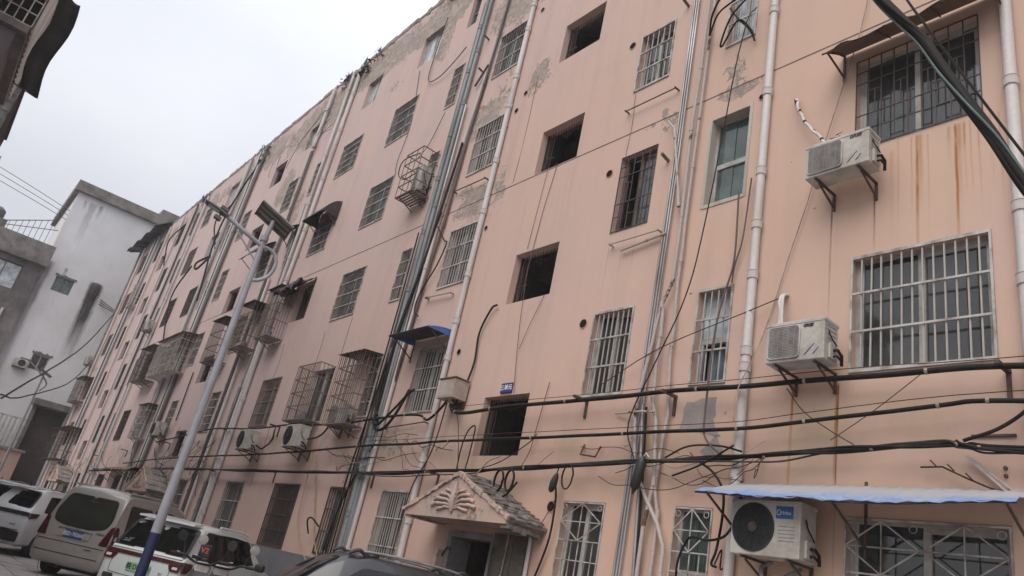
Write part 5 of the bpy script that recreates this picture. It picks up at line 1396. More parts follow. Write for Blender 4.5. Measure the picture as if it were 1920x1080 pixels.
# solar panel seen from below
pc = Vector((-10.585, 2.985, 6.0)) - k
Rc, Uc, Wc = Vector((.6367, .7453, .1978)), Vector((.1765, -.3905, .9035)), Vector((-.7507, .5403, .3802))
ax = (Rc * .40 - Uc * .38 + Wc * .05).normalized(); wx = (Rc * .175 + Uc * .17 - Wc * .17); wx = (wx - ax * wx.dot(ax)).normalized(); nx_ = ax.cross(wx)
if nx_.z < 0: nx_ = -nx_
def pbox(mb, c, la, lw, ln): mb.poly([c - ax * la - wx * lw - nx_ * ln, c + ax * la - wx * lw - nx_ * ln, c + ax * la + wx * lw - nx_ * ln, c - ax * la + wx * lw - nx_ * ln], nx_ * 2 * ln)
m = MB(); pbox(m, pc, .30, .165, .012); pp_ = m.build('solar_panel', 'panel_back', L1)
m = MB(); pbox(m, pc + nx_ * .0145, .29, .155, .002); m.build('solar_cells', 'solar_cell', pp_)
m = MB()
for s in (-.62, 0.05, .62): pbox(m, pc - nx_ * .020 + wx * .165 * s, .285, .018, .0075)
for s in (-1, 1): pbox(m, pc - nx_ * .020 + ax * .293 * s, .008, .163, .0078)
m.build('panel_ribs', 'bracket_steel', pp_)
MB().tube([(0, 0, 5.6), pc - nx_ * .03 + Vector((0, 0, -.06)), pc - nx_ * .028], [.04, .034, .03], 10).build('panel_post', 'lamp_grey', L1, smooth=50)
MB().lathe([(.06, -.04), (.06, .04)], (0, 0, 5.66), (0, 0, 1), 12).build('clamp', 'lamp_grey', L1)
L2 = lamp((-39.82, 3.86, 0), 6.4, 'distant pale solar street lamp standing in front of the white gable')
MB().tube(smooth_pts([(0, .1, 5.8), (-.05, .25, 6.2), (-.02, -.2, 6.6), (0, -.8, 6.95)]), .035, 8).build('arm', 'lamp_grey', L2, smooth=50)
MB().box(-.1, .1, -1.15, -.75, 6.95, 7.0).build('lamp_head', 'lamp_grey', L2)
m = MB(); m.poly([(-.3, -.25, 6.75), (.3, -.25, 6.75), (.3, .3, 6.5), (-.3, .3, 6.5)], (0, .02, .03)); m.build('solar_panel', 'panel_back', L2)
MB().tube([(0, 0, 6.3), (0, 0, 6.62)], .03, 8).build('panel_post', 'lamp_grey', L2)

# ------------------------------------------------------------ vehicles
class Car:
    """lofted body; local x forward from the tail, y left, z up.
    stations: (x, z bottom, z top, half width, roof half width, z belt)"""
    def __init__(s, st, zb_crown=.02):
        s.st = st; s.cr = zb_crown
    def at(s, x):
        st = s.st
        if x <= st[0][0]: return st[0]
        for a, b in zip(st, st[1:]):
            if a[0] <= x <= b[0]:
                t = (x - a[0]) / (b[0] - a[0]) if b[0] > a[0] else 0
                return tuple(p + (q - p) * t for p, q in zip(a, b))
        return st[-1]
    def ring(s, S):
        x, zb, zt, hw, rw, bl = S
        b2 = min(bl, zt - .08); f = 0 if zt <= bl + .09 else 1
        e = min(.06, (zt - zb) * .2)
        h = [(0, zb), (hw * .86, zb), (hw * .97, zb + e), (hw, zb + (b2 - zb) * .45), (hw * .985, b2 - .03), (hw * .965, b2)]
        if f: h += [(rw + .02, zt - .075), (rw - .05, zt - .012), (0, zt + s.cr)]
        else: h += [(hw * .95, zt - .045), (hw * .86, zt - .005), (0, zt + s.cr)]
        return h
    def build(s, name, mat, parent):
        m = MB(); K_ = 9
        for S in s.st:
            h = s.ring(S); full = [(S[0], y, z) for y, z in h] + [(S[0], -y, z) for y, z in h[-2:0:-1]]
            m.v += full
        n_ = 2 * K_ - 2
        for i in range(len(s.st) - 1):
            for j in range(n_):
                a = i * n_ + j; b = i * n_ + (j + 1) % n_
                m.f.append((a, a + n_, b + n_, b))
        m.f.append(tuple(range(n_))); m.f.append(tuple((len(s.st) - 1) * n_ + j for j in range(n_ - 1, -1, -1)))
        o = m.build(name, mat, parent, smooth=38)
        return o
    def hw(s, x, z):
        h = s.ring(s.at(x)); best = h[1][0]
        for a, b in zip(h[1:], h[2:]):
            if a[1] <= z <= b[1] and b[1] > a[1]:
                return a[0] + (b[0] - a[0]) * (z - a[1]) / (b[1] - a[1])
        return best
    def tail(s, z):
        for a, b in zip(s.st, s.st[1:]):
            if a[2] <= z <= b[2] and b[2] > a[2]: return a[0] + (b[0] - a[0]) * (z - a[2]) / (b[2] - a[2])
        return s.st[0][0]
    def nose(s, z):
        for a, b in zip(s.st[::-1], s.st[-2::-1]):
            if a[2] <= z <= b[2] and b[2] > a[2]: return a[0] + (b[0] - a[0]) * (z - a[2]) / (b[2] - a[2])
        return s.st[-1][0]
    def patch(s, mode, poly, off, name, mat, parent, r=.05, thick=.004, side=-1):
        """rounded polygon lying on the tail ('t': y,z), nose ('n': y,z) or a flank ('s': x,z)"""
        pts = []
        n_ = len(poly)
        for i in range(n_):
            p0, p1, p2 = (Vector((*poly[(i + d) % n_], 0)) for d in (-1, 0, 1))
            a = (p0 - p1); b = (p2 - p1); ra = min(r, a.length * .45, b.length * .45)
            A, B_ = p1 + a.normalized() * ra, p1 + b.normalized() * ra
            for k_ in range(5):
                t = k_ / 4; pts.append((1 - t) ** 2 * A + 2 * t * (1 - t) * p1 + t * t * B_)
        out = []
        for i, p in enumerate(pts):
            q = pts[(i + 1) % len(pts)]; kk = max(1, int((q - p).length / .12))
            out += [p.lerp(q, j / kk) for j in range(kk)]
        c = sum(out, Vector()) / len(out)
        def srf(p, o_):
            if mode == 't': return (s.tail(p.y) - o_, p.x, p.y)
            if mode == 'n': return (s.nose(p.y) + o_, p.x, p.y)
            return (p.x, side * (s.hw(p.x, p.y) + o_), p.y)
        m = MB(); N_ = len(out); rings = [.999, .8, .55, .28]
        vs_ = [srf(p, off) for p in out]
        m.v += vs_
        for f_ in rings: m.v += [srf(c + (p - c) * f_, off + thick) for p in out]
        m.v.append(srf(c, off + thick))
        for g_ in range(len(rings)):
            for i in range(N_):
                a = g_ * N_ + i; b = g_ * N_ + (i + 1) % N_
                m.f.append((a, b, b + N_, a + N_))
        for i in range(N_): m.f.append((len(rings) * N_ + i, len(rings) * N_ + (i + 1) % N_, len(m.v) - 1))
        return m.build(name, mat, parent, smooth=60)
def wheel(parent, x, y, r=.31, w=.19, s=1):
    t = MB().lathe([(r * .62, -w / 2), (r * .93, -w / 2), (r, -w / 2 + .03), (r, w / 2 - .03), (r * .93, w / 2), (r * .62, w / 2)], (x, y, r), (0, 1, 0), 28).build('wheel', 'rubber', parent, smooth=35)
    m = MB().lathe([(r * .63, 0), (r * .6, .01), (r * .5, -.03), (.001, -.03)], (x, y + s * w * .46, r), (0, s, 0), 24)
    for k_ in range(6):
        a = k_ * math.pi / 3; m.bar((x + .04 * math.cos(a), y + s * w * .47, r + .04 * math.sin(a)), (x + r * .58 * math.cos(a), y + s * w * .47, r + r * .58 * math.sin(a)), .05, .03, (0, 1, 0))
    m.build('rim', 'rim', t, smooth=35)
def plate(parent, car, z, s, mat, y=0, w=.44, h=.14, tilt=0.0, off=.02):
    x = car.tail(z) - off
    p = MB().box(x - .006, x + .006, y - w / 2, y + w / 2, z - h / 2, z + h / 2).build('number_plate', mat, parent, bevel=.004)
    text(s, .105, 'letter_white' if mat == 'plate_blue' else 'black_trim', p, face_matrix((x - .0085, y, z), (0, -1, 0), (0, 0, 1)), 'characters', .0008, 0, .002)
    return p
def place(R_, x, y, heading): R_.location = (x, y, 0); R_.rotation_euler = (0, 0, heading)
# champagne minivan: tail to the viewer, nose to the building
van = empty('minivan'); tag(van, 'champagne coloured minivan with a big tailgate window and a blue plate', 'van')
VC = Car([(0, .42, .56, .66, .5, 1.02), (.02, .34, .72, .80, .6, 1.02), (.05, .30, .90, .83, .6, 1.02), (.08, .28, 1.02, .835, .62, 1.04), (.11, .28, 1.14, .835, .76, 1.04), (.16, .28, 1.34, .83, .74, 1.05), (.24, .28, 1.60, .83, .72, 1.06), (.32, .28, 1.78, .825, .70, 1.07), (.38, .28, 1.86, .82, .69, 1.07), (.50, .28, 1.915, .82, .68, 1.07), (.8, .28, 1.94, .82, .675, 1.07), (1.6, .28, 1.95, .82, .675, 1.06), (2.4, .28, 1.92, .82, .67, 1.05), (2.75, .28, 1.86, .82, .665, 1.05), (3.05, .28, 1.66, .82, .66, 1.04), (3.35, .28, 1.36, .81, .66, 1.02), (3.6, .28, 1.10, .80, .62, 1.0), (3.9, .30, .92, .78, .6, 1.0), (4.02, .34, .66, .72, .5, 1.0)])
VC.build('body', 'paint_champagne', van)
VC.patch('t', [(-.56, 1.70), (-.66, 1.30), (-.60, 1.13), (-.3, 1.06), (.3, 1.06), (.60, 1.13), (.66, 1.30), (.56, 1.70)], .012, 'rear_window', 'tailgate_glass', van, .10)
VC.patch('t', [(-.58, 1.72), (-.68, 1.31), (-.62, 1.11), (-.3, 1.04), (.3, 1.04), (.62, 1.11), (.68, 1.31), (.58, 1.72)], .004, 'window_seal', 'black_trim', van, .11)
MB().box(.42, .5, -.3, .25, 1.42, 1.52).build('reflection_block', 'curtain_pale', van); MB().box(.5, 1.2, -.56, .56, .95, 1.25).build('seat_back', 'black_trim', van, bevel=.05)  # pale block stands in for the bright patch reflected in the rear window
for s in (-1, 1):
    VC.patch('s', [(.10, .88), (.13, 1.12), (.20, 1.22), (.30, 1.18), (.29, .80), (.14, .80)], .010, 'tail_light', 'brake_red', van, .05, side=s)
    VC.patch('t', [(s * .62, .80), (s * .72, 1.17), (s * .80, 1.22), (s * .826, .80)], .010, 'tail_light', 'brake_red', van, .03)
    VC.patch('s', [(.16, .93), (.18, 1.02), (.24, 1.02), (.23, .92)], .016, 'reversing_lamp', 'lamp_clear', van, .02, side=s)
    for (x0, x1, zt_) in ((.52, 1.38, 1.66), (1.48, 2.3, 1.68), (2.4, 2.95, 1.55)):
        VC.patch('s', [(x0, 1.12), (x0 + .03, zt_), (x1 - (.02 if x1 < 2.5 else .22), zt_), (x1, 1.12)], .008, 'side_window', 'car_glass', van, .07, side=s)
        VC.patch('s', [(x0 - .03, 1.09), (x0, zt_ + .03), (x1 + .02 - (.02 if x1 < 2.5 else .22), zt_ + .03), (x1 + .03, 1.09)], .002, 'window_seal', 'black_trim', van, .08, side=s)
    MB().tube([(.42, s * .66, 1.915), (1.6, s * .655, 1.955), (2.5, s * .645, 1.93)], .02, 6).build('roof_rail', 'paint_champagne', van, smooth=50)
    for x in (.78, 3.2):
        MB().lathe([(.36, 0), (.36, .012)], (x, s * .815, .33), (0, s, 0), 24).add([(0, 0, 0)] * 3, []).build('wheel_arch', 'black_trim', van)
        wheel(van, x, s * .74, .30, .18, s)
VC.patch('t', [(-.38, .84), (-.38, .995), (-.34, 1.0), (.34, 1.0), (.38, .995), (.38, .84)], .016, 'plate_recess', 'paint_champagne', van, .02, .006)
MB().tube([(.055, -.40, .985), (.052, 0, 1.0), (.055, .40, .985)], .02, 8).build('plate_garnish', 'chrome', van, smooth=50)
MB().box(1.3, 3.0, -.62, .62, .6, 1.42).build('interior', 'black_trim', van, bevel=.08)
plate(van, VC, .90, '皖D·70360', 'plate_blue', 0, .44, .14, off=.03)
MB().tube([(VC.tail(1.06) - .012, -.045, 1.045), (VC.tail(1.03) - .012, -.02, 1.01), (VC.tail(1.05) - .012, 0, 1.035), (VC.tail(1.03) - .012, .02, 1.01), (VC.tail(1.06) - .012, .045, 1.045)], .006, 5).build('emblem', 'black_trim', van)
VC.patch('t', [(-.80, .72), (-.80, .735), (.80, .735), (.80, .72)], .004, 'panel_gap', 'black_trim', van, .004, .001)
VC.patch('t', [(-.74, .50), (-.74, .515), (.74, .515), (.74, .50)], .004, 'bumper_crease', 'black_trim', van, .004, .001)
text('五菱荣光', .055, 'black_trim', van, face_matrix((VC.tail(1.0) - .006, -.55, 1.0), (0, -1, 0), (0, 0, 1)))
text('WULING', .045, 'black_trim', van, face_matrix((VC.tail(.66) - .008, -.45, .665), (0, -1, 0), (0, 0, 1)))
ub = MB(); ub.box(.35, 3.8, -.6, .6, .2, .3); ub.tube([(.2, .3, .27), (1.2, .3, .3)], .035, 8); ub.build('underbody', 'black_trim', van)
van_h = math.pi - rad(46)
place(van, -18.3, 3.5, van_h)

# small white electric SUV with black pillars
ev = empty('electric_car'); tag(ev, 'small white electric hatchback with black pillars, green plate and a full width red light bar', 'car')
EC = Car([(0, .40, .56, .62, .5, 1.0), (.02, .32, .74, .72, .5, 1.0), (.05, .28, .90, .745, .55, 1.0), (.09, .26, 1.0, .75, .60, 1.01), (.16, .25, 1.08, .755, .67, 1.02), (.26, .25, 1.24, .76, .655, 1.02), (.36, .25, 1.40, .76, .64, 1.02), (.44, .25, 1.50, .76, .63, 1.02), (.56, .25, 1.565, .76, .62, 1.02), (1.0, .25, 1.60, .765, .62, 1.01), (1.7, .25, 1.59, .765, .62, 1.0), (2.1, .25, 1.53, .765, .61, .99), (2.45, .25, 1.32, .76, .60, .98), (2.7, .25, 1.06, .75, .60, .97), (3.2, .26, .94, .72, .58, .95), (3.4, .32, .70, .66, .5, .95)])
EC.build('body', 'paint_mint', ev)
EC.patch('t', [(-.66, 1.05), (-.58, 1.46), (.58, 1.46), (.66, 1.05)], .010, 'rear_window', 'car_glass', ev, .06)
EC.patch('t', [(-.72, 1.03), (-.64, 1.495), (.64, 1.495), (.72, 1.03)], .003, 'tailgate_frame', 'black_trim', ev, .06)
sp_ = MB().sheet(lambda a, c: (.30 + .26 * c - .04 * math.cos((a - .5) * 2), -.56 + 1.12 * a, 1.54 + .03 * c), 10, 3, (0, 0, .03)); sp_.build('spoiler', 'paint_white', ev, smooth=40)
EC.patch('t', [(-.75, .905), (-.75, .965), (.75, .965), (.75, .905)], .010, 'light_bar', 'brake_red', ev, .03, .012)
EC.patch('t', [(-.68, 1.0), (-.68, 1.03), (.68, 1.03), (.68, 1.0)], .014, 'bright_strip', 'paint_white', ev, .01, .008)
for s in (-1, 1):
    EC.patch('s', [(.06, .80), (.08, .97), (.30, .96), (.30, .88), (.18, .80)], .010, 'tail_light', 'brake_red', ev, .03, .012, s)
    EC.patch('t', [(s * .56, .80), (s * .5, .9), (s * .74, .9), (s * .74, .80)], .012, 'tail_light', 'brake_red', ev, .03, .012)
    EC.patch('t', [(s * .60, .835), (s * .60, .875), (s * .70, .875), (s * .70, .835)], .026, 'reversing_lamp', 'lamp_clear', ev, .012, .004)
    EC.patch('s', [(.36, 1.03), (.60, 1.50), (2.02, 1.48), (2.55, 1.03)], .003, 'pillar_trim', 'black_trim', ev, .06, .003, s)
    EC.patch('s', [(.74, 1.06), (.82, 1.45), (1.42, 1.46), (1.42, 1.06)], .008, 'side_window', 'car_glass', ev, .05, .003, s)
    EC.patch('s', [(1.48, 1.06), (1.48, 1.46), (1.95, 1.44), (2.32, 1.06)], .008, 'side_window', 'car_glass', ev, .05, .003, s)
    MB().tube(smooth_pts([(.78, s * (EC.hw(.8, 1.46) + .02), 1.475), (1.4, s * (EC.hw(1.4, 1.47) + .02), 1.49), (1.95, s * (EC.hw(1.95, 1.46) + .02), 1.46)]), .014, 6).build('rain_visor', 'black_trim', ev)
    MB().tube([(1.0, s * .60, 1.615), (1.7, s * .6, 1.615), (2.0, s * .59, 1.57)], .018, 6).build('roof_rail', 'paint_white', ev, smooth=50)
    MB().box(1.12, 1.30, s * .762 - .02, s * .762 + .02, .90, .925).build('door_handle', 'chrome', ev, bevel=.005)
    MB().box(2.22, 2.36, s * .86 - .09, s * .86 + .09, 1.0, 1.14).build('wing_mirror', 'black_trim', ev, bevel=.04)
    for x in (.55, 2.8): wheel(ev, x, s * .68, .29, .17, s)
    EC.patch('t', [(s * .42, .50), (s * .42, .58), (s * .62, .58), (s * .62, .50)], .008, 'reflector', 'black_trim', ev, .02, .004)
MB().box(.7, 2.0, -.58, .58, .5, 1.40).build('interior', 'black_trim', ev, bevel=.08)
plate(ev, EC, .74, '皖·DF2361', 'plate_green', 0, .46, .135, off=.025)
gap = MB(); zz = [(-.56, .84), (-.56, .66), (-.44, .60), (.44, .60), (.56, .66), (.56, .84)]
gap.tube(smooth_pts([(EC.tail(z) - .004, y, z) for y, z in zz], 4), .005, 4); gap.build('tailgate_gap', 'black_trim', ev)
st = MB()
for i in range(9):
    z_ = 1.10 + .018 * (i % 4); y_ = .60 - .05 * (i // 3) - .03 * (i % 2)
    st.bar((EC.tail(z_) - .016, y_, z_), (EC.tail(z_ + .02) - .016, y_ - .045, z_ + .012), .012, .003)
st.build('sticker', 'letter_white', ev)
text('EV', .06, 'chrome', ev, face_matrix((EC.tail(.72) - .010, -.42, .72), (0, -1, 0), (0, 0, 1)))
ev_h = math.pi - rad(52)
place(ev, -13.85, 3.78, ev_h)

# white SUV beyond the van, another white car beyond that
def suv(label, x, y, h, mat='paint_white', plate_='皖A·W8453'):
    R_ = empty('white_suv'); tag(R_, label, 'car')
    C_ = Car([(0, .42, .60, .70, .5, 1.06), (.02, .34, .78, .86, .6, 1.06), (.06, .30, .98, .90, .6, 1.06), (.10, .28, 1.08, .91, .7, 1.08), (.2, .27, 1.16, .915, .74, 1.08), (.45, .27, 1.42, .92, .70, 1.08), (.62, .27, 1.58, .92, .68, 1.08), (.85, .27, 1.655, .92, .67, 1.07), (1.6, .27, 1.69, .925, .67, 1.06), (2.2, .27, 1.66, .925, .66, 1.05), (2.7, .27, 1.46, .92, .66, 1.04), (3.15, .27, 1.12, .91, .65, 1.02), (4.1, .28, 1.0, .88, .64, 1.0), (4.5, .34, .7, .78, .5, 1.0)])
    C_.build('body', mat, R_)
    C_.patch('t', [(-.72, 1.18), (-.62, 1.54), (.62, 1.54), (.72, 1.18)], .010, 'rear_window', 'car_glass', R_, .07)
    C_.patch('t', [(-.78, 1.16), (-.66, 1.57), (.66, 1.57), (.78, 1.16)], .003, 'window_seal', 'black_trim', R_, .08)
    MB().sheet(lambda a, c: (.42 + .3 * c - .04 * math.cos((a - .5) * 2), -.62 + 1.24 * a, 1.615 + .035 * c), 10, 3, (0, 0, .03)).build('spoiler', mat, R_, smooth=40)
    C_.patch('t', [(-.88, .98), (-.88, 1.07), (.88, 1.07), (.88, .98)], .010, 'light_bar', 'black_trim', R_, .03, .012)
    C_.patch('t', [(-.86, .36), (-.86, .60), (-.5, .62), (.5, .62), (.86, .60), (.86, .36)], .010, 'bumper', 'black_trim', R_, .06, .02)
    C_.patch('t', [(-.80, .62), (-.80, .64), (.80, .64), (.80, .62)], .016, 'bright_strip', 'chrome', R_, .01, .008)
    for s in (-1, 1):
        C_.patch('s', [(.06, .92), (.10, 1.06), (.42, 1.07), (.36, .98)], .010, 'tail_light', 'brake_red', R_, .03, .01, s)
        C_.patch('s', [(.62, 1.12), (.92, 1.52), (1.62, 1.55), (1.62, 1.12)], .006, 'side_window', 'car_glass', R_, .05, .003, s)
        C_.patch('s', [(1.68, 1.12), (1.68, 1.55), (2.3, 1.52), (2.85, 1.12)], .006, 'side_window', 'car_glass', R_, .05, .003, s)
        MB().tube([(.95, s * .64, 1.69), (1.6, s * .645, 1.725), (2.2, s * .63, 1.69)], .016, 6).build('roof_rail', 'rim', R_, smooth=50)
        for x_ in (.85, 3.5): wheel(R_, x_, s * .83, .34, .2, s)
    MB().box(.9, 2.4, -.62, .62, .5, 1.5).build('interior', 'black_trim', R_, bevel=.08)
    plate(R_, C_, .84, plate_, 'plate_blue', .12, .44, .14, off=.025)
    text('4WD', .07, 'black_trim', R_, face_matrix((C_.tail(.74) - .006, -.6, .74), (0, -1, 0), (0, 0, 1)))
    MB().lathe([(.03, 0), (.012, .06), (.003, .16)], (1.0, 0, 1.69), (-.3, 0, 1), 8).build('aerial', 'black_trim', R_)
    place(R_, x, y, h)
    return R_
suv('white SUV with black bumper and blue plate, parked just left of the minivan', -22.6, 2.42, math.pi - rad(40))
suv('white car farthest left behind the white SUV, only its roof and window showing', -27.0, 2.2, math.pi - rad(40), plate_='皖A·K3092')
# black SUV: its windscreen to the left, side to the viewer
bs = empty('black_suv'); tag(bs, 'black SUV with roof rails, only its roof and windows above the lower edge', 'car')
BC = Car([(0, .40, .60, .70, .5, 1.02), (.03, .30, .95, .86, .6, 1.02), (.08, .28, 1.08, .88, .72, 1.04), (.22, .27, 1.36, .885, .69, 1.05), (.36, .27, 1.55, .885, .67, 1.05), (.55, .27, 1.63, .885, .66, 1.05), (1.2, .27, 1.67, .89, .655, 1.04), (1.9, .27, 1.675, .89, .655, 1.03), (2.25, .27, 1.64, .89, .65, 1.02), (2.5, .27, 1.52, .885, .65, 1.01), (2.85, .27, 1.26, .88, .65, 1.0), (3.1, .27, 1.06, .87, .64, .98), (3.9, .28, .95, .84, .62, .95), (4.2, .34, .68, .76, .5, .95)])
BC.build('body', 'paint_black', bs)
MB().box(.6, 2.0, -.6, .6, .5, 1.5).build('interior', 'black_trim', bs, bevel=.08)
BC.patch('n', [(-.70, 1.10), (-.60, 1.60), (.60, 1.60), (.70, 1.10)], .008, 'windscreen', 'car_glass', bs, .06)
BC.patch('t', [(-.66, 1.14), (-.58, 1.54), (.58, 1.54), (.66, 1.14)], .008, 'rear_window', 'car_glass', bs, .06)
for s in (-1, 1):
    BC.patch('s', [(.45, 1.10), (.62, 1.49), (1.15, 1.52), (1.2, 1.10)], .006, 'side_window', 'car_glass', bs, .06, .003, s)
    BC.patch('s', [(1.28, 1.09), (1.26, 1.53), (1.98, 1.53), (2.12, 1.09)] if False else [(1.28, 1.09), (1.26, 1.53), (2.0, 1.52), (2.62, 1.09)], .006, 'side_window', 'car_glass', bs, .06, .003, s)
    m = MB().tube(smooth_pts([(.45, s * .60, 1.63), (.62, s * .615, 1.70), (1.3, s * .615, 1.73), (2.0, s * .61, 1.715), (2.2, s * .60, 1.65)]), .017, 8); m.build('roof_rail', 'rim', bs, smooth=50)
    for x_ in (.5, 2.1): MB().tube(smooth_pts([(x_ - .14, s * .60, 1.64), (x_, s * .61, 1.715), (x_ + .14, s * .60, 1.66)]), .026, 8).build('rail_foot', 'black_trim', bs, smooth=50)
    MB().box(2.42, 2.58, s * .99 - .1, s * .99 + .1, .98, 1.14).build('wing_mirror', 'black_trim', bs, bevel=.04)
    for x_ in (.75, 3.3): wheel(bs, x_, s * .80, .33, .2, s)
MB().lathe([(.10, 0), (.09, .035), (.05, .055), (0, .06)], (1.85, .42, 1.675), (0, 0, 1), 18).build('roof_dome', 'black_trim', bs, smooth=40)
MB().box(2.0, 2.06, -.55, .55, 1.56, 1.60).build('sunshade', 'curtain_pale', bs)
place(bs, -8.8, 6.85, -math.pi / 2 - rad(17)); bs.scale = (.89, .95, .975)

# ------------------------------------------------------------ motor scooters
def scooter(label, loc, rz, mirrors, screen):
    R_ = empty('motor_scooter'); tag(R_, label, 'scooter')
    for x in (0, 1.22):
        w_ = MB().lathe([(.16, -.05), (.23, -.055), (.25, 0), (.23, .055), (.16, .05)], (x, 0, .25), (0, 1, 0), 24).build('wheel', 'rubber', R_, smooth=40)
        MB().lathe([(.165, .03), (.05, .05), (.0, .05)], (x, 0, .25), (0, 1, 0), 16).build('rim', 'rim', w_, smooth=40)
    b = MB()
    prof = [(-.25, .55, .10), (-.15, .72, .15), (.1, .76, .16), (.4, .70, .15), (.5, .45, .14), (.62, .32, .15), (.85, .34, .16), (.98, .55, .14), (1.05, .85, .13), (1.08, .98, .08)]
    lo = [(-.25, .50), (-.1, .45), (.1, .42), (.4, .34), (.5, .28), (.62, .24), (.85, .26), (1.02, .45), (1.12, .75), (1.14, .92)]
    for (x, z, w_), (x2, z2) in zip(prof, lo): b.v += [(x, -w_, z), (x, w_, z), (x2, w_ * .8, z2), (x2, -w_ * .8, z2)]
    for i in range(len(prof) - 1):
        o = i * 4
        for j in range(4): b.f.append((o + j, o + (j + 1) % 4, o + 4 + (j + 1) % 4, o + 4 + j))
    b.f += [(3, 2, 1, 0), (36, 37, 38, 39)]
    b.build('body', 'paint_black', R_, smooth=40)
    MB().sheet(lambda a, c: (-.28 + .66 * a, -.13 + .26 * c, .79 + .03 * math.sin(a * 5) - .05 * (2 * c - 1) ** 2), 10, 6, (0, 0, -.06)).build('saddle', 'rubber', R_, smooth=50)
    f = MB()
    for s in (-1, 1): f.tube([(1.22, s * .08, .25), (1.10, s * .07, .7)], .022, 8)
    f.build('fork', 'chrome', R_, smooth=50)
    h = MB().tube(smooth_pts([(.93, -.34, 1.06), (.98, -.22, 1.06), (1.05, -.1, 1.0), (1.06, .1, 1.0), (.98, .22, 1.06), (.93, .34, 1.06)]), .014, 8)
    hb = h.build('handlebar', 'black_trim', R_, smooth=50)
    for s in (-1, 1):
        MB().tube([(.94, s * .27, 1.06), (.91, s * .38, 1.062)], .02, 8).build('grip', 'rubber', hb)
        MB().tube([(1.0, s * .2, 1.05), (1.06, s * .36, 1.08)], .007, 6).build('brake_lever', 'chrome', hb)
        MB().tube([(.98, s * .24, 1.06), (1.0, s * .27, 1.18), (.98, s * .30, 1.24)], .006, 6).build('mirror_stem', 'black_trim', hb)
        m = MB(); c = Vector((.97, s * .32, 1.27))
        m.lathe([(.0, .022), (.045, .018), (.062, .0), (.06, -.012), (.0, -.013)], c, (1, s * .1, .1), 18) ; m.build('mirror', mirrors, hb, smooth=40)
    MB().box(1.06, 1.14, -.1, .1, .88, 1.02).build('headlight', 'lamp_clear', R_, bevel=.03)
    MB().box(.96, 1.04, -.07, .07, 1.03, 1.07).build('dashboard', 'black_trim', R_, bevel=.01)
    if screen:
        sc_ = MB().box(.985, .995, -.07, .07, 1.08, 1.22).build('display', 'black_trim', R_, bevel=.004)
        text('V2', .09, 'orange_mark', sc_, face_matrix((.983, 0, 1.15), (0, -1, 0), (0, 0, 1)))
    R_.location = loc; R_.rotation_euler = (0, 0, rz); R_.scale = (1.1, 1.1, 1.1)
    return R_
scooter('black motor scooter with round mirrors and an orange mark on its display', (-9.99, 3.03, 0), rad(141), 'black_trim', True)
scooter('black and silver motor scooter with pale mirrors right of the other one', (-9.75, 3.62, 0), rad(160), 'chrome', False)

# ------------------------------------------------------------ white block across the end of the lane
Wb = empty('white_building', (-62, 10, 0)); tag(Wb, 'tall whitewashed block end with soot runs and small windows at the end of the lane', 'building')
WX = -57.0
wo_ = [(3.72, 4.85, 14.15, 15.2), (4.45, 5.45, 8.82, 9.86), (5.95, 7.75, 0.02, 6.75)]
m = MB(); ys = sorted({2.75, 18} | {v for o in wo_ for v in o[:2]}); zz_ = sorted({0, 21.3} | {v for o in wo_ for v in o[2:]})
for i in range(len(ys) - 1):
    for j in range(len(zz_) - 1):
        yc, zc = (ys[i] + ys[i + 1]) / 2, (zz_[j] + zz_[j + 1]) / 2
        if any(o[0] < yc < o[1] and o[2] < zc < o[3] for o in wo_): continue
        m.add([(WX, ys[i], zz_[j]), (WX, ys[i + 1], zz_[j]), (WX, ys[i + 1], zz_[j + 1]), (WX, ys[i], zz_[j + 1])], [(0, 1, 2, 3)])
for (a, b, c, e) in wo_:
    x2 = WX - .35
    m.add([(WX, a, c), (WX, b, c), (WX, b, e), (WX, a, e), (x2, a, c), (x2, b, c), (x2, b, e), (x2, a, e)], [(0, 1, 5, 4), (1, 2, 6, 5), (2, 3, 7, 6), (3, 0, 4, 7)])
m.add([(WX, 2.75, 0), (WX - 10, 2.75, 0), (WX - 10, 2.75, 21.3), (WX, 2.75, 21.3), (WX, 18, 0), (WX - 10, 18, 0), (WX - 10, 18, 21.3), (WX, 18, 21.3)], [(0, 3, 2, 1), (4, 5, 6, 7), (1, 2, 6, 5)])
kid(m, 'wall', 'white_render', Wb)
kid(MB().box(WX - 10.3, WX + .35, 2.45, 18.2, 21.3, 22.05), 'roof_band', 'concrete', Wb)
kid(MB().box(WX - 8, WX - 2, 8.4, 12.5, 22.05, 23.4), 'roof_hut', 'grey_render', Wb)
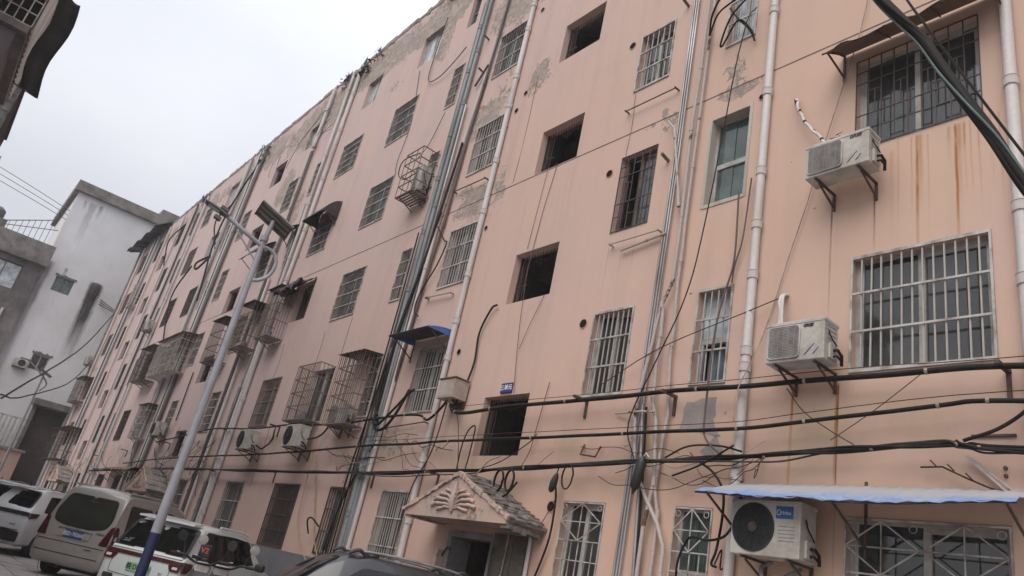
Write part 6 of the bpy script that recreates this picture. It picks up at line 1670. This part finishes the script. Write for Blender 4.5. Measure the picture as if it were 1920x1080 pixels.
for (a, b, c, e, fr, gl) in ((*wo_[0], 'green_frame', 'pane_green'), (*wo_[1], 'white_frame', 'pane_glass')):
    f = MB(); x = WX - .2
    for (p, q, r, s) in ((a, b, c, c + .07), (a, b, e - .07, e), (a, a + .07, c + .07, e - .07), (b - .07, b, c + .07, e - .07), ((a + b) / 2 - .04, (a + b) / 2 + .04, c + .07, e - .07)): f.box(x - .03, x + .03, p, q, r, s)
    w_ = kid(f, 'window', fr, Wb); MB().box(x - .005, x + .005, a + .07, b - .07, c + .07, e - .07).build('pane', gl, w_)
    MB().add([(x - .06, a, c), (x - .06, b, c), (x - .06, b, e), (x - .06, a, e), (x - 1, a, c), (x - 1, b, c), (x - 1, b, e), (x - 1, a, e)], [(4, 5, 6, 7), (0, 1, 5, 4), (3, 7, 6, 2), (0, 4, 7, 3), (1, 2, 6, 5)]).build('room_recess', 'room_dark', w_)
    rg_ = MB()
    for k_ in range(14):
        t = k_ / 14; rg_.box(WX - .01, WX + random.uniform(.03, .08), a - .1 + (b - a + .2) * t, a - .1 + (b - a + .2) * (t + 1 / 14), e + random.uniform(.0, .04), e + random.uniform(.1, .2))
    rg_.build('broken_lintel', 'grey_render', w_)
gt = MB(); gt.box(WX - .33, WX - .25, 5.95, 7.75, 0, 6.75)  # dark panel fills the recess, its shade put into the colour
kid(gt, 'dark_gateway', 'dark_gate', Wb)
gm = MB(); gm.box(WX - .05, WX + .7, 5.6, 8.1, 6.75, 7.15); gm.box(WX, WX + .12, 5.7, 5.94, 0, 6.74); kid(gm, 'gateway_canopy', 'grey_render', Wb)
gl_ = MB()
for k_ in range(18):
    z_ = .3 + k_ * .24; gl_.box(WX - .249, WX - .235, 6.0, 7.7, z_, z_ + .012)
kid(gl_, 'gate_slats', 'dark_bar_iron', Wb)
kid(MB().lathe([(.0, .25), (.16, .22), (.25, .05), (.27, -.1), (.22, -.5), (.1, -.9), (0, -1.0)], (WX + .02, 6.2, 15.4), (0, 0, 1), 12), 'broken_flue', 'dark_gate', Wb, smooth=50)
a_ = empty('air_conditioner', (WX + .3, 4.0, 8.7)); tag(a_, 'old round fan outdoor unit beside the open window on the white gable', 'air conditioner')
MB().box(-.25, .05, -.4, .4, 0, .55).build('casing', 'ac_white', a_, bevel=.02)
MB().lathe([(.22, 0), (.22, .012), (0, .012)], (.05, .05, .28), (1, 0, 0), 20).build('fan_grille', 'fan_dark', a_)
MB().box(-.3, .05, -.38, .38, -.04, -.002).build('bracket', 'bracket_steel', a_)
# lean-to of dark sheets over the end of the pink block roof
sh = empty('rooftop_shed', (-52, FY + 1, 18.2)); tag(sh, 'dark roof shed with sagging black sheets at the far top corner of the pink block', 'shed')
MB().box(-1.6, 3.5, .2, 3.5, .06, 1.4).build('wall', 'grey_render', sh)
MB().sheet(lambda a, c: (-2.6 + 8.0 * a, -1.75 + 2.3 * c, -.35 + 1.6 * c * (.7 + .3 * a) + .12 * math.sin(a * 23) * (1 - c)), 18, 4, (0, 0, .06)).build('sheet_roof', 'black_tarp', sh)
for k_ in range(5): MB().bar((-2.2 + k_ * 1.7, -1.6, -.4), (-2.2 + k_ * 1.7, .3, .5), .08).build('rafter', 'bracket_steel', sh)

# grey block left of it
Gb = empty('grey_building', (-61, -4, 0)); tag(Gb, 'grimy grey block with dark windows and a roof stair rail, left of the white one', 'building')
GX = -56.6
m = MB(); gw = [(1.0, 2.1, 13.0, 14.7), (-1.2, .8, 13.0, 14.7), (.3, 1.3, 9.8, 11.3), (-1.5, -.3, 9.8, 11.3), (.3, 1.3, 6.4, 8.0), (-1.5, -.3, 6.4, 8.0)]
gw = [(-.2, 1.75, 13.2, 14.9), (-3.2, -1.2, 13.2, 14.9), (-.3, 1.25, 9.9, 11.5), (-3.2, -1.2, 9.9, 11.5), (-.3, 1.2, 6.4, 8.0), (-.3, 1.2, 2.4, 4.4)]
ys = sorted({-12, 2.74} | {v for o in gw for v in o[:2]}); zz_ = sorted({0, 16.0} | {v for o in gw for v in o[2:]})
for i in range(len(ys) - 1):
    for j in range(len(zz_) - 1):
        yc, zc = (ys[i] + ys[i + 1]) / 2, (zz_[j] + zz_[j + 1]) / 2
        if any(o[0] < yc < o[1] and o[2] < zc < o[3] for o in gw): continue
        m.add([(GX, ys[i], zz_[j]), (GX, ys[i + 1], zz_[j]), (GX, ys[i + 1], zz_[j + 1]), (GX, ys[i], zz_[j + 1])], [(0, 1, 2, 3)])
m.add([(GX, 2.74, 0), (GX - 9, 2.74, 0), (GX - 9, 2.74, 16), (GX, 2.74, 16), (GX, -12, 0), (GX - 9, -12, 0), (GX - 9, -12, 16), (GX, -12, 16)], [(0, 1, 2, 3), (4, 7, 6, 5), (1, 5, 6, 2), (3, 2, 6, 7)])
kid(m, 'wall', 'grey_render', Gb)
kid(MB().box(GX - 9, GX + .45, -12.2, 2.95, 15.3, 15.5).box(GX + .30, GX + .44, -12.2, 2.95, 15.5, 16.75), 'parapet', 'concrete', Gb)
for o_ in gw:
    f = MB(); x = GX - .15; a, b, c, e = o_
    for (p, q, r, s) in ((a, b, c, c + .06), (a, b, e - .06, e), (a, a + .06, c + .06, e - .06), (b - .06, b, c + .06, e - .06), ((a + b) / 2 - .03, (a + b) / 2 + .03, c + .06, e - .06)): f.box(x - .03, x + .03, p, q, r, s)
    w_ = kid(f, 'window', 'dark_bar_iron', Gb); MB().box(x - .005, x + .005, a + .06, b - .06, c + .06, e - .06).build('pane', 'pane_frosted', w_)
    MB().add([(x - .06, a, c), (x - .06, b, c), (x - .06, b, e), (x - .06, a, e), (x - 1, a, c), (x - 1, b, c), (x - 1, b, e), (x - 1, a, e)], [(4, 5, 6, 7), (0, 1, 5, 4), (3, 7, 6, 2), (0, 4, 7, 3), (1, 2, 6, 5)]).build('room_recess', 'room_dark', w_)
kid(MB().tube([(GX + .1, 1.75, 11.9), (GX + .1, 1.75, 0)], .08, 8), 'drain_pipe', 'pvc_pipe', Gb)
rl = MB()
for k_ in range(9):
    y_ = -.4 + k_ * .32; rl.box(GX + .33, GX + .37, y_ - .015, y_ + .015, 16.75, 17.2 + k_ * .16)
rl.bar((GX + .35, -.4, 17.2), (GX + .35, 2.2, 18.5), .05); rl.bar((GX + .35, -.4, 16.95), (GX + .35, 2.6, 17.9), .04)
kid(rl, 'stair_rail', 'bracket_steel', Gb)
hm = MB()
for (y0, y1, h_) in ((-6, -3.2, .9), (-3.1, -1.4, 1.3), (-1.3, -.2, .7)): hm.box(GX - 1.5, GX - .2, y0, y1, 16.1, 16.75 + h_)
kid(hm, 'roof_clutter', 'concrete', Gb)
kid(MB().lathe([(.3, 0), (.42, .2), (.42, .6), (.2, .8), (0, .85)], (GX - .6, -.9, 17.4), (0, 0, 1), 14), 'water_tank', 'grey_render', Gb, smooth=40)
# pink gatehouse low in front of the gateway
ph = empty('gatehouse', (-55.2, 5.0, 0)); tag(ph, 'low pink gatehouse wall with a barred window at the left edge', 'building')
MB().box(-1.2, 0, -3.4, 1.05, 0, 3.65).build('wall', 'pink_block', ph)
MB().box(-1.3, .12, -3.5, 1.2, 3.66, 3.8).build('coping', 'concrete', ph)
f = MB()
for k_ in range(7): f.box(.01, .04, -1.2, .2, 1.9 + k_ * .13, 1.93 + k_ * .13)
w_ = MB().box(.002, .009, -1.25, .25, 1.85, 2.85).build('window', 'room_dark', ph); f.build('grille', 'rusty_bar_iron', w_)
fn_ = empty('fence', (-56.3, 4.5, 3.9)); tag(fn_, 'pale lattice panel standing above the gatehouse', 'fence')
for k_ in range(12):
    MB().box(-.02, .02, -1.8 + k_ * .26, -1.7 + k_ * .26, 0, 1.7).build('slat', 'white_frame', fn_)
MB().box(-.019, .021, -1.8, 1.16, 1.701, 1.8).build('rail', 'white_frame', fn_)

# ------------------------------------------------------------ the block on the camera's side of the lane
Ob = empty('old_building', (-10, -6, 0)); tag(Ob, 'dark old block with caged balconies in the upper left corner', 'building')
OY = -1.9
m = MB(); m.box(-34, -12.6, -12, OY, 0, 13.4); kid(m, 'wall', 'opp_wall', Ob)
kid(MB().box(-34.3, -12.3, -12.3, OY + .35, 13.401, 13.7), 'roof_slab', 'concrete', Ob)
for k_ in range(1, 4):
    for x_ in (-31, -27.2, -22.6, -13.5):
        z_ = .6 + 2.95 * k_
        f = MB(); f.box(x_ - .7, x_ + .7, OY + .001, OY + .05, z_ + .9, z_ + .96); f.box(x_ - .7, x_ + .7, OY + .001, OY + .05, z_ + 2.2, z_ + 2.26); f.box(x_ - .7, x_ - .64, OY + .001, OY + .05, z_ + .96, z_ + 2.2); f.box(x_ + .64, x_ + .7, OY + .001, OY + .05, z_ + .96, z_ + 2.2); f.box(x_ - .03, x_ + .03, OY + .001, OY + .045, z_ + .96, z_ + 2.2)
        w_ = kid(f, 'window', 'white_frame', Ob); MB().box(x_ - .64, x_ + .64, OY + .002, OY + .01, z_ + .96, z_ + 2.2).build('pane', 'pane_frosted', w_)
def balcony(x0, x1, z0, z1, d, front, lab):
    R_ = empty('caged_balcony', ((x0 + x1) / 2, OY, z0)); tag(R_, lab, 'balcony'); w = (x1 - x0) / 2; h = z1 - z0
    MB().box(-w, w, .001, d, -.14, 0).build('slab', 'concrete', R_)
    for s in (-1, 1):
        f = MB()
        for k_ in range(7): y_ = d * k_ / 6; f.box(s * w - .012, s * w + .012, y_ - .01 + .012, y_ + .01 + .012, 0, h)
        for k_ in range(8): f.box(s * w - .01, s * w + .01, .02, d, h * k_ / 7 - .01, h * k_ / 7 + .01)
        f.build('side_bars', 'white_bar_paint', R_)
    if front == 'sheet':
        MB().sheet(lambda a, c: (-w + 2 * w * a, d + .03 + .012 * math.sin(a * 90), h * c), 60, 2, (0, .004, 0)).build('front_sheet', 'pale_sheet', R_)
    else:
        f = MB(); n_ = int(2 * w / .16)
        for k_ in range(n_ + 1): f.box(-w + 2 * w * k_ / n_ - .01, -w + 2 * w * k_ / n_ + .01, d + .013, d + .033, 0, h)
        for k_ in range(5): f.box(-w, w, d + .012, d + .03, h * k_ / 4 - .01, h * k_ / 4 + .01)
        f.build('front_bars', 'dark_bar_iron', R_)
        for s in (-1, 1): MB().box(s * (w - .03) - .004, s * (w - .03) + .004, .05, d, .1, h).build('pane', 'pane_frosted', R_)
    MB().box(-w - .05, w + .05, .002, d + .08, h + .001, h + .05).build('roof_sheet', 'rusty_sheet', R_)
    return R_
balcony(-17.4, -14.0, 8.74, 10.5, .84, 'sheet', 'caged balcony with a pale ribbed front, nearest in the upper left corner')
balcony(-21.4, -18.0, 7.9, 9.42, .93, 'bars', 'glazed caged balcony below the black sheet at the left edge')
balcony(-27.5, -24.0, 8.2, 9.8, .9, 'bars', 'farthest caged balcony at the left edge')
bp = MB().box(-17.2, -14.1, OY + .002, OY + .7, 6.6, 8.58); kid(bp, 'bay', 'opp_wall', Ob)
aw = empty('awning', (-14.6, OY, 9.4)); tag(aw, 'black hanging sheet awning against the sky in the upper left corner', 'awning')
MB().sheet(lambda a, c: (.75 - 2.0 * a + .05 * math.sin(c * 6), .98 + .34 * c + .05 * math.sin(a * 7), .15 - 1.1 * a - .05 * c), 10, 6, (0, 0, .012)).build('sheet', 'black_tarp', aw)
MB().bar((-1.2, .9, -.95), (-1.25, 1.32, -1.0), .02).build('frame', 'bracket_steel', aw); MB().bar((.6, .1, .1), (.7, 1.3, .1), .02).build('frame', 'bracket_steel', aw)

# ------------------------------------------------------------ damp city air
hz = MB().box(-75, 25, -16, 26, -1.0, 27.0)
hm_ = bpy.data.materials.new('haze_air'); hm_.use_nodes = True
ht = hm_.node_tree; ht.nodes.clear()
ho = ht.nodes.new('ShaderNodeOutputMaterial'); hv_ = ht.nodes.new('ShaderNodeVolumePrincipled')
hv_.inputs['Color'].default_value = (0.93, 0.93, 0.96, 1); hv_.inputs['Density'].default_value = 0.0016; hv_.inputs['Anisotropy'].default_value = 0.3
ht.links.new(hv_.outputs[0], ho.inputs['Volume'])
tag(hz.build('haze', hm_), kind='stuff')
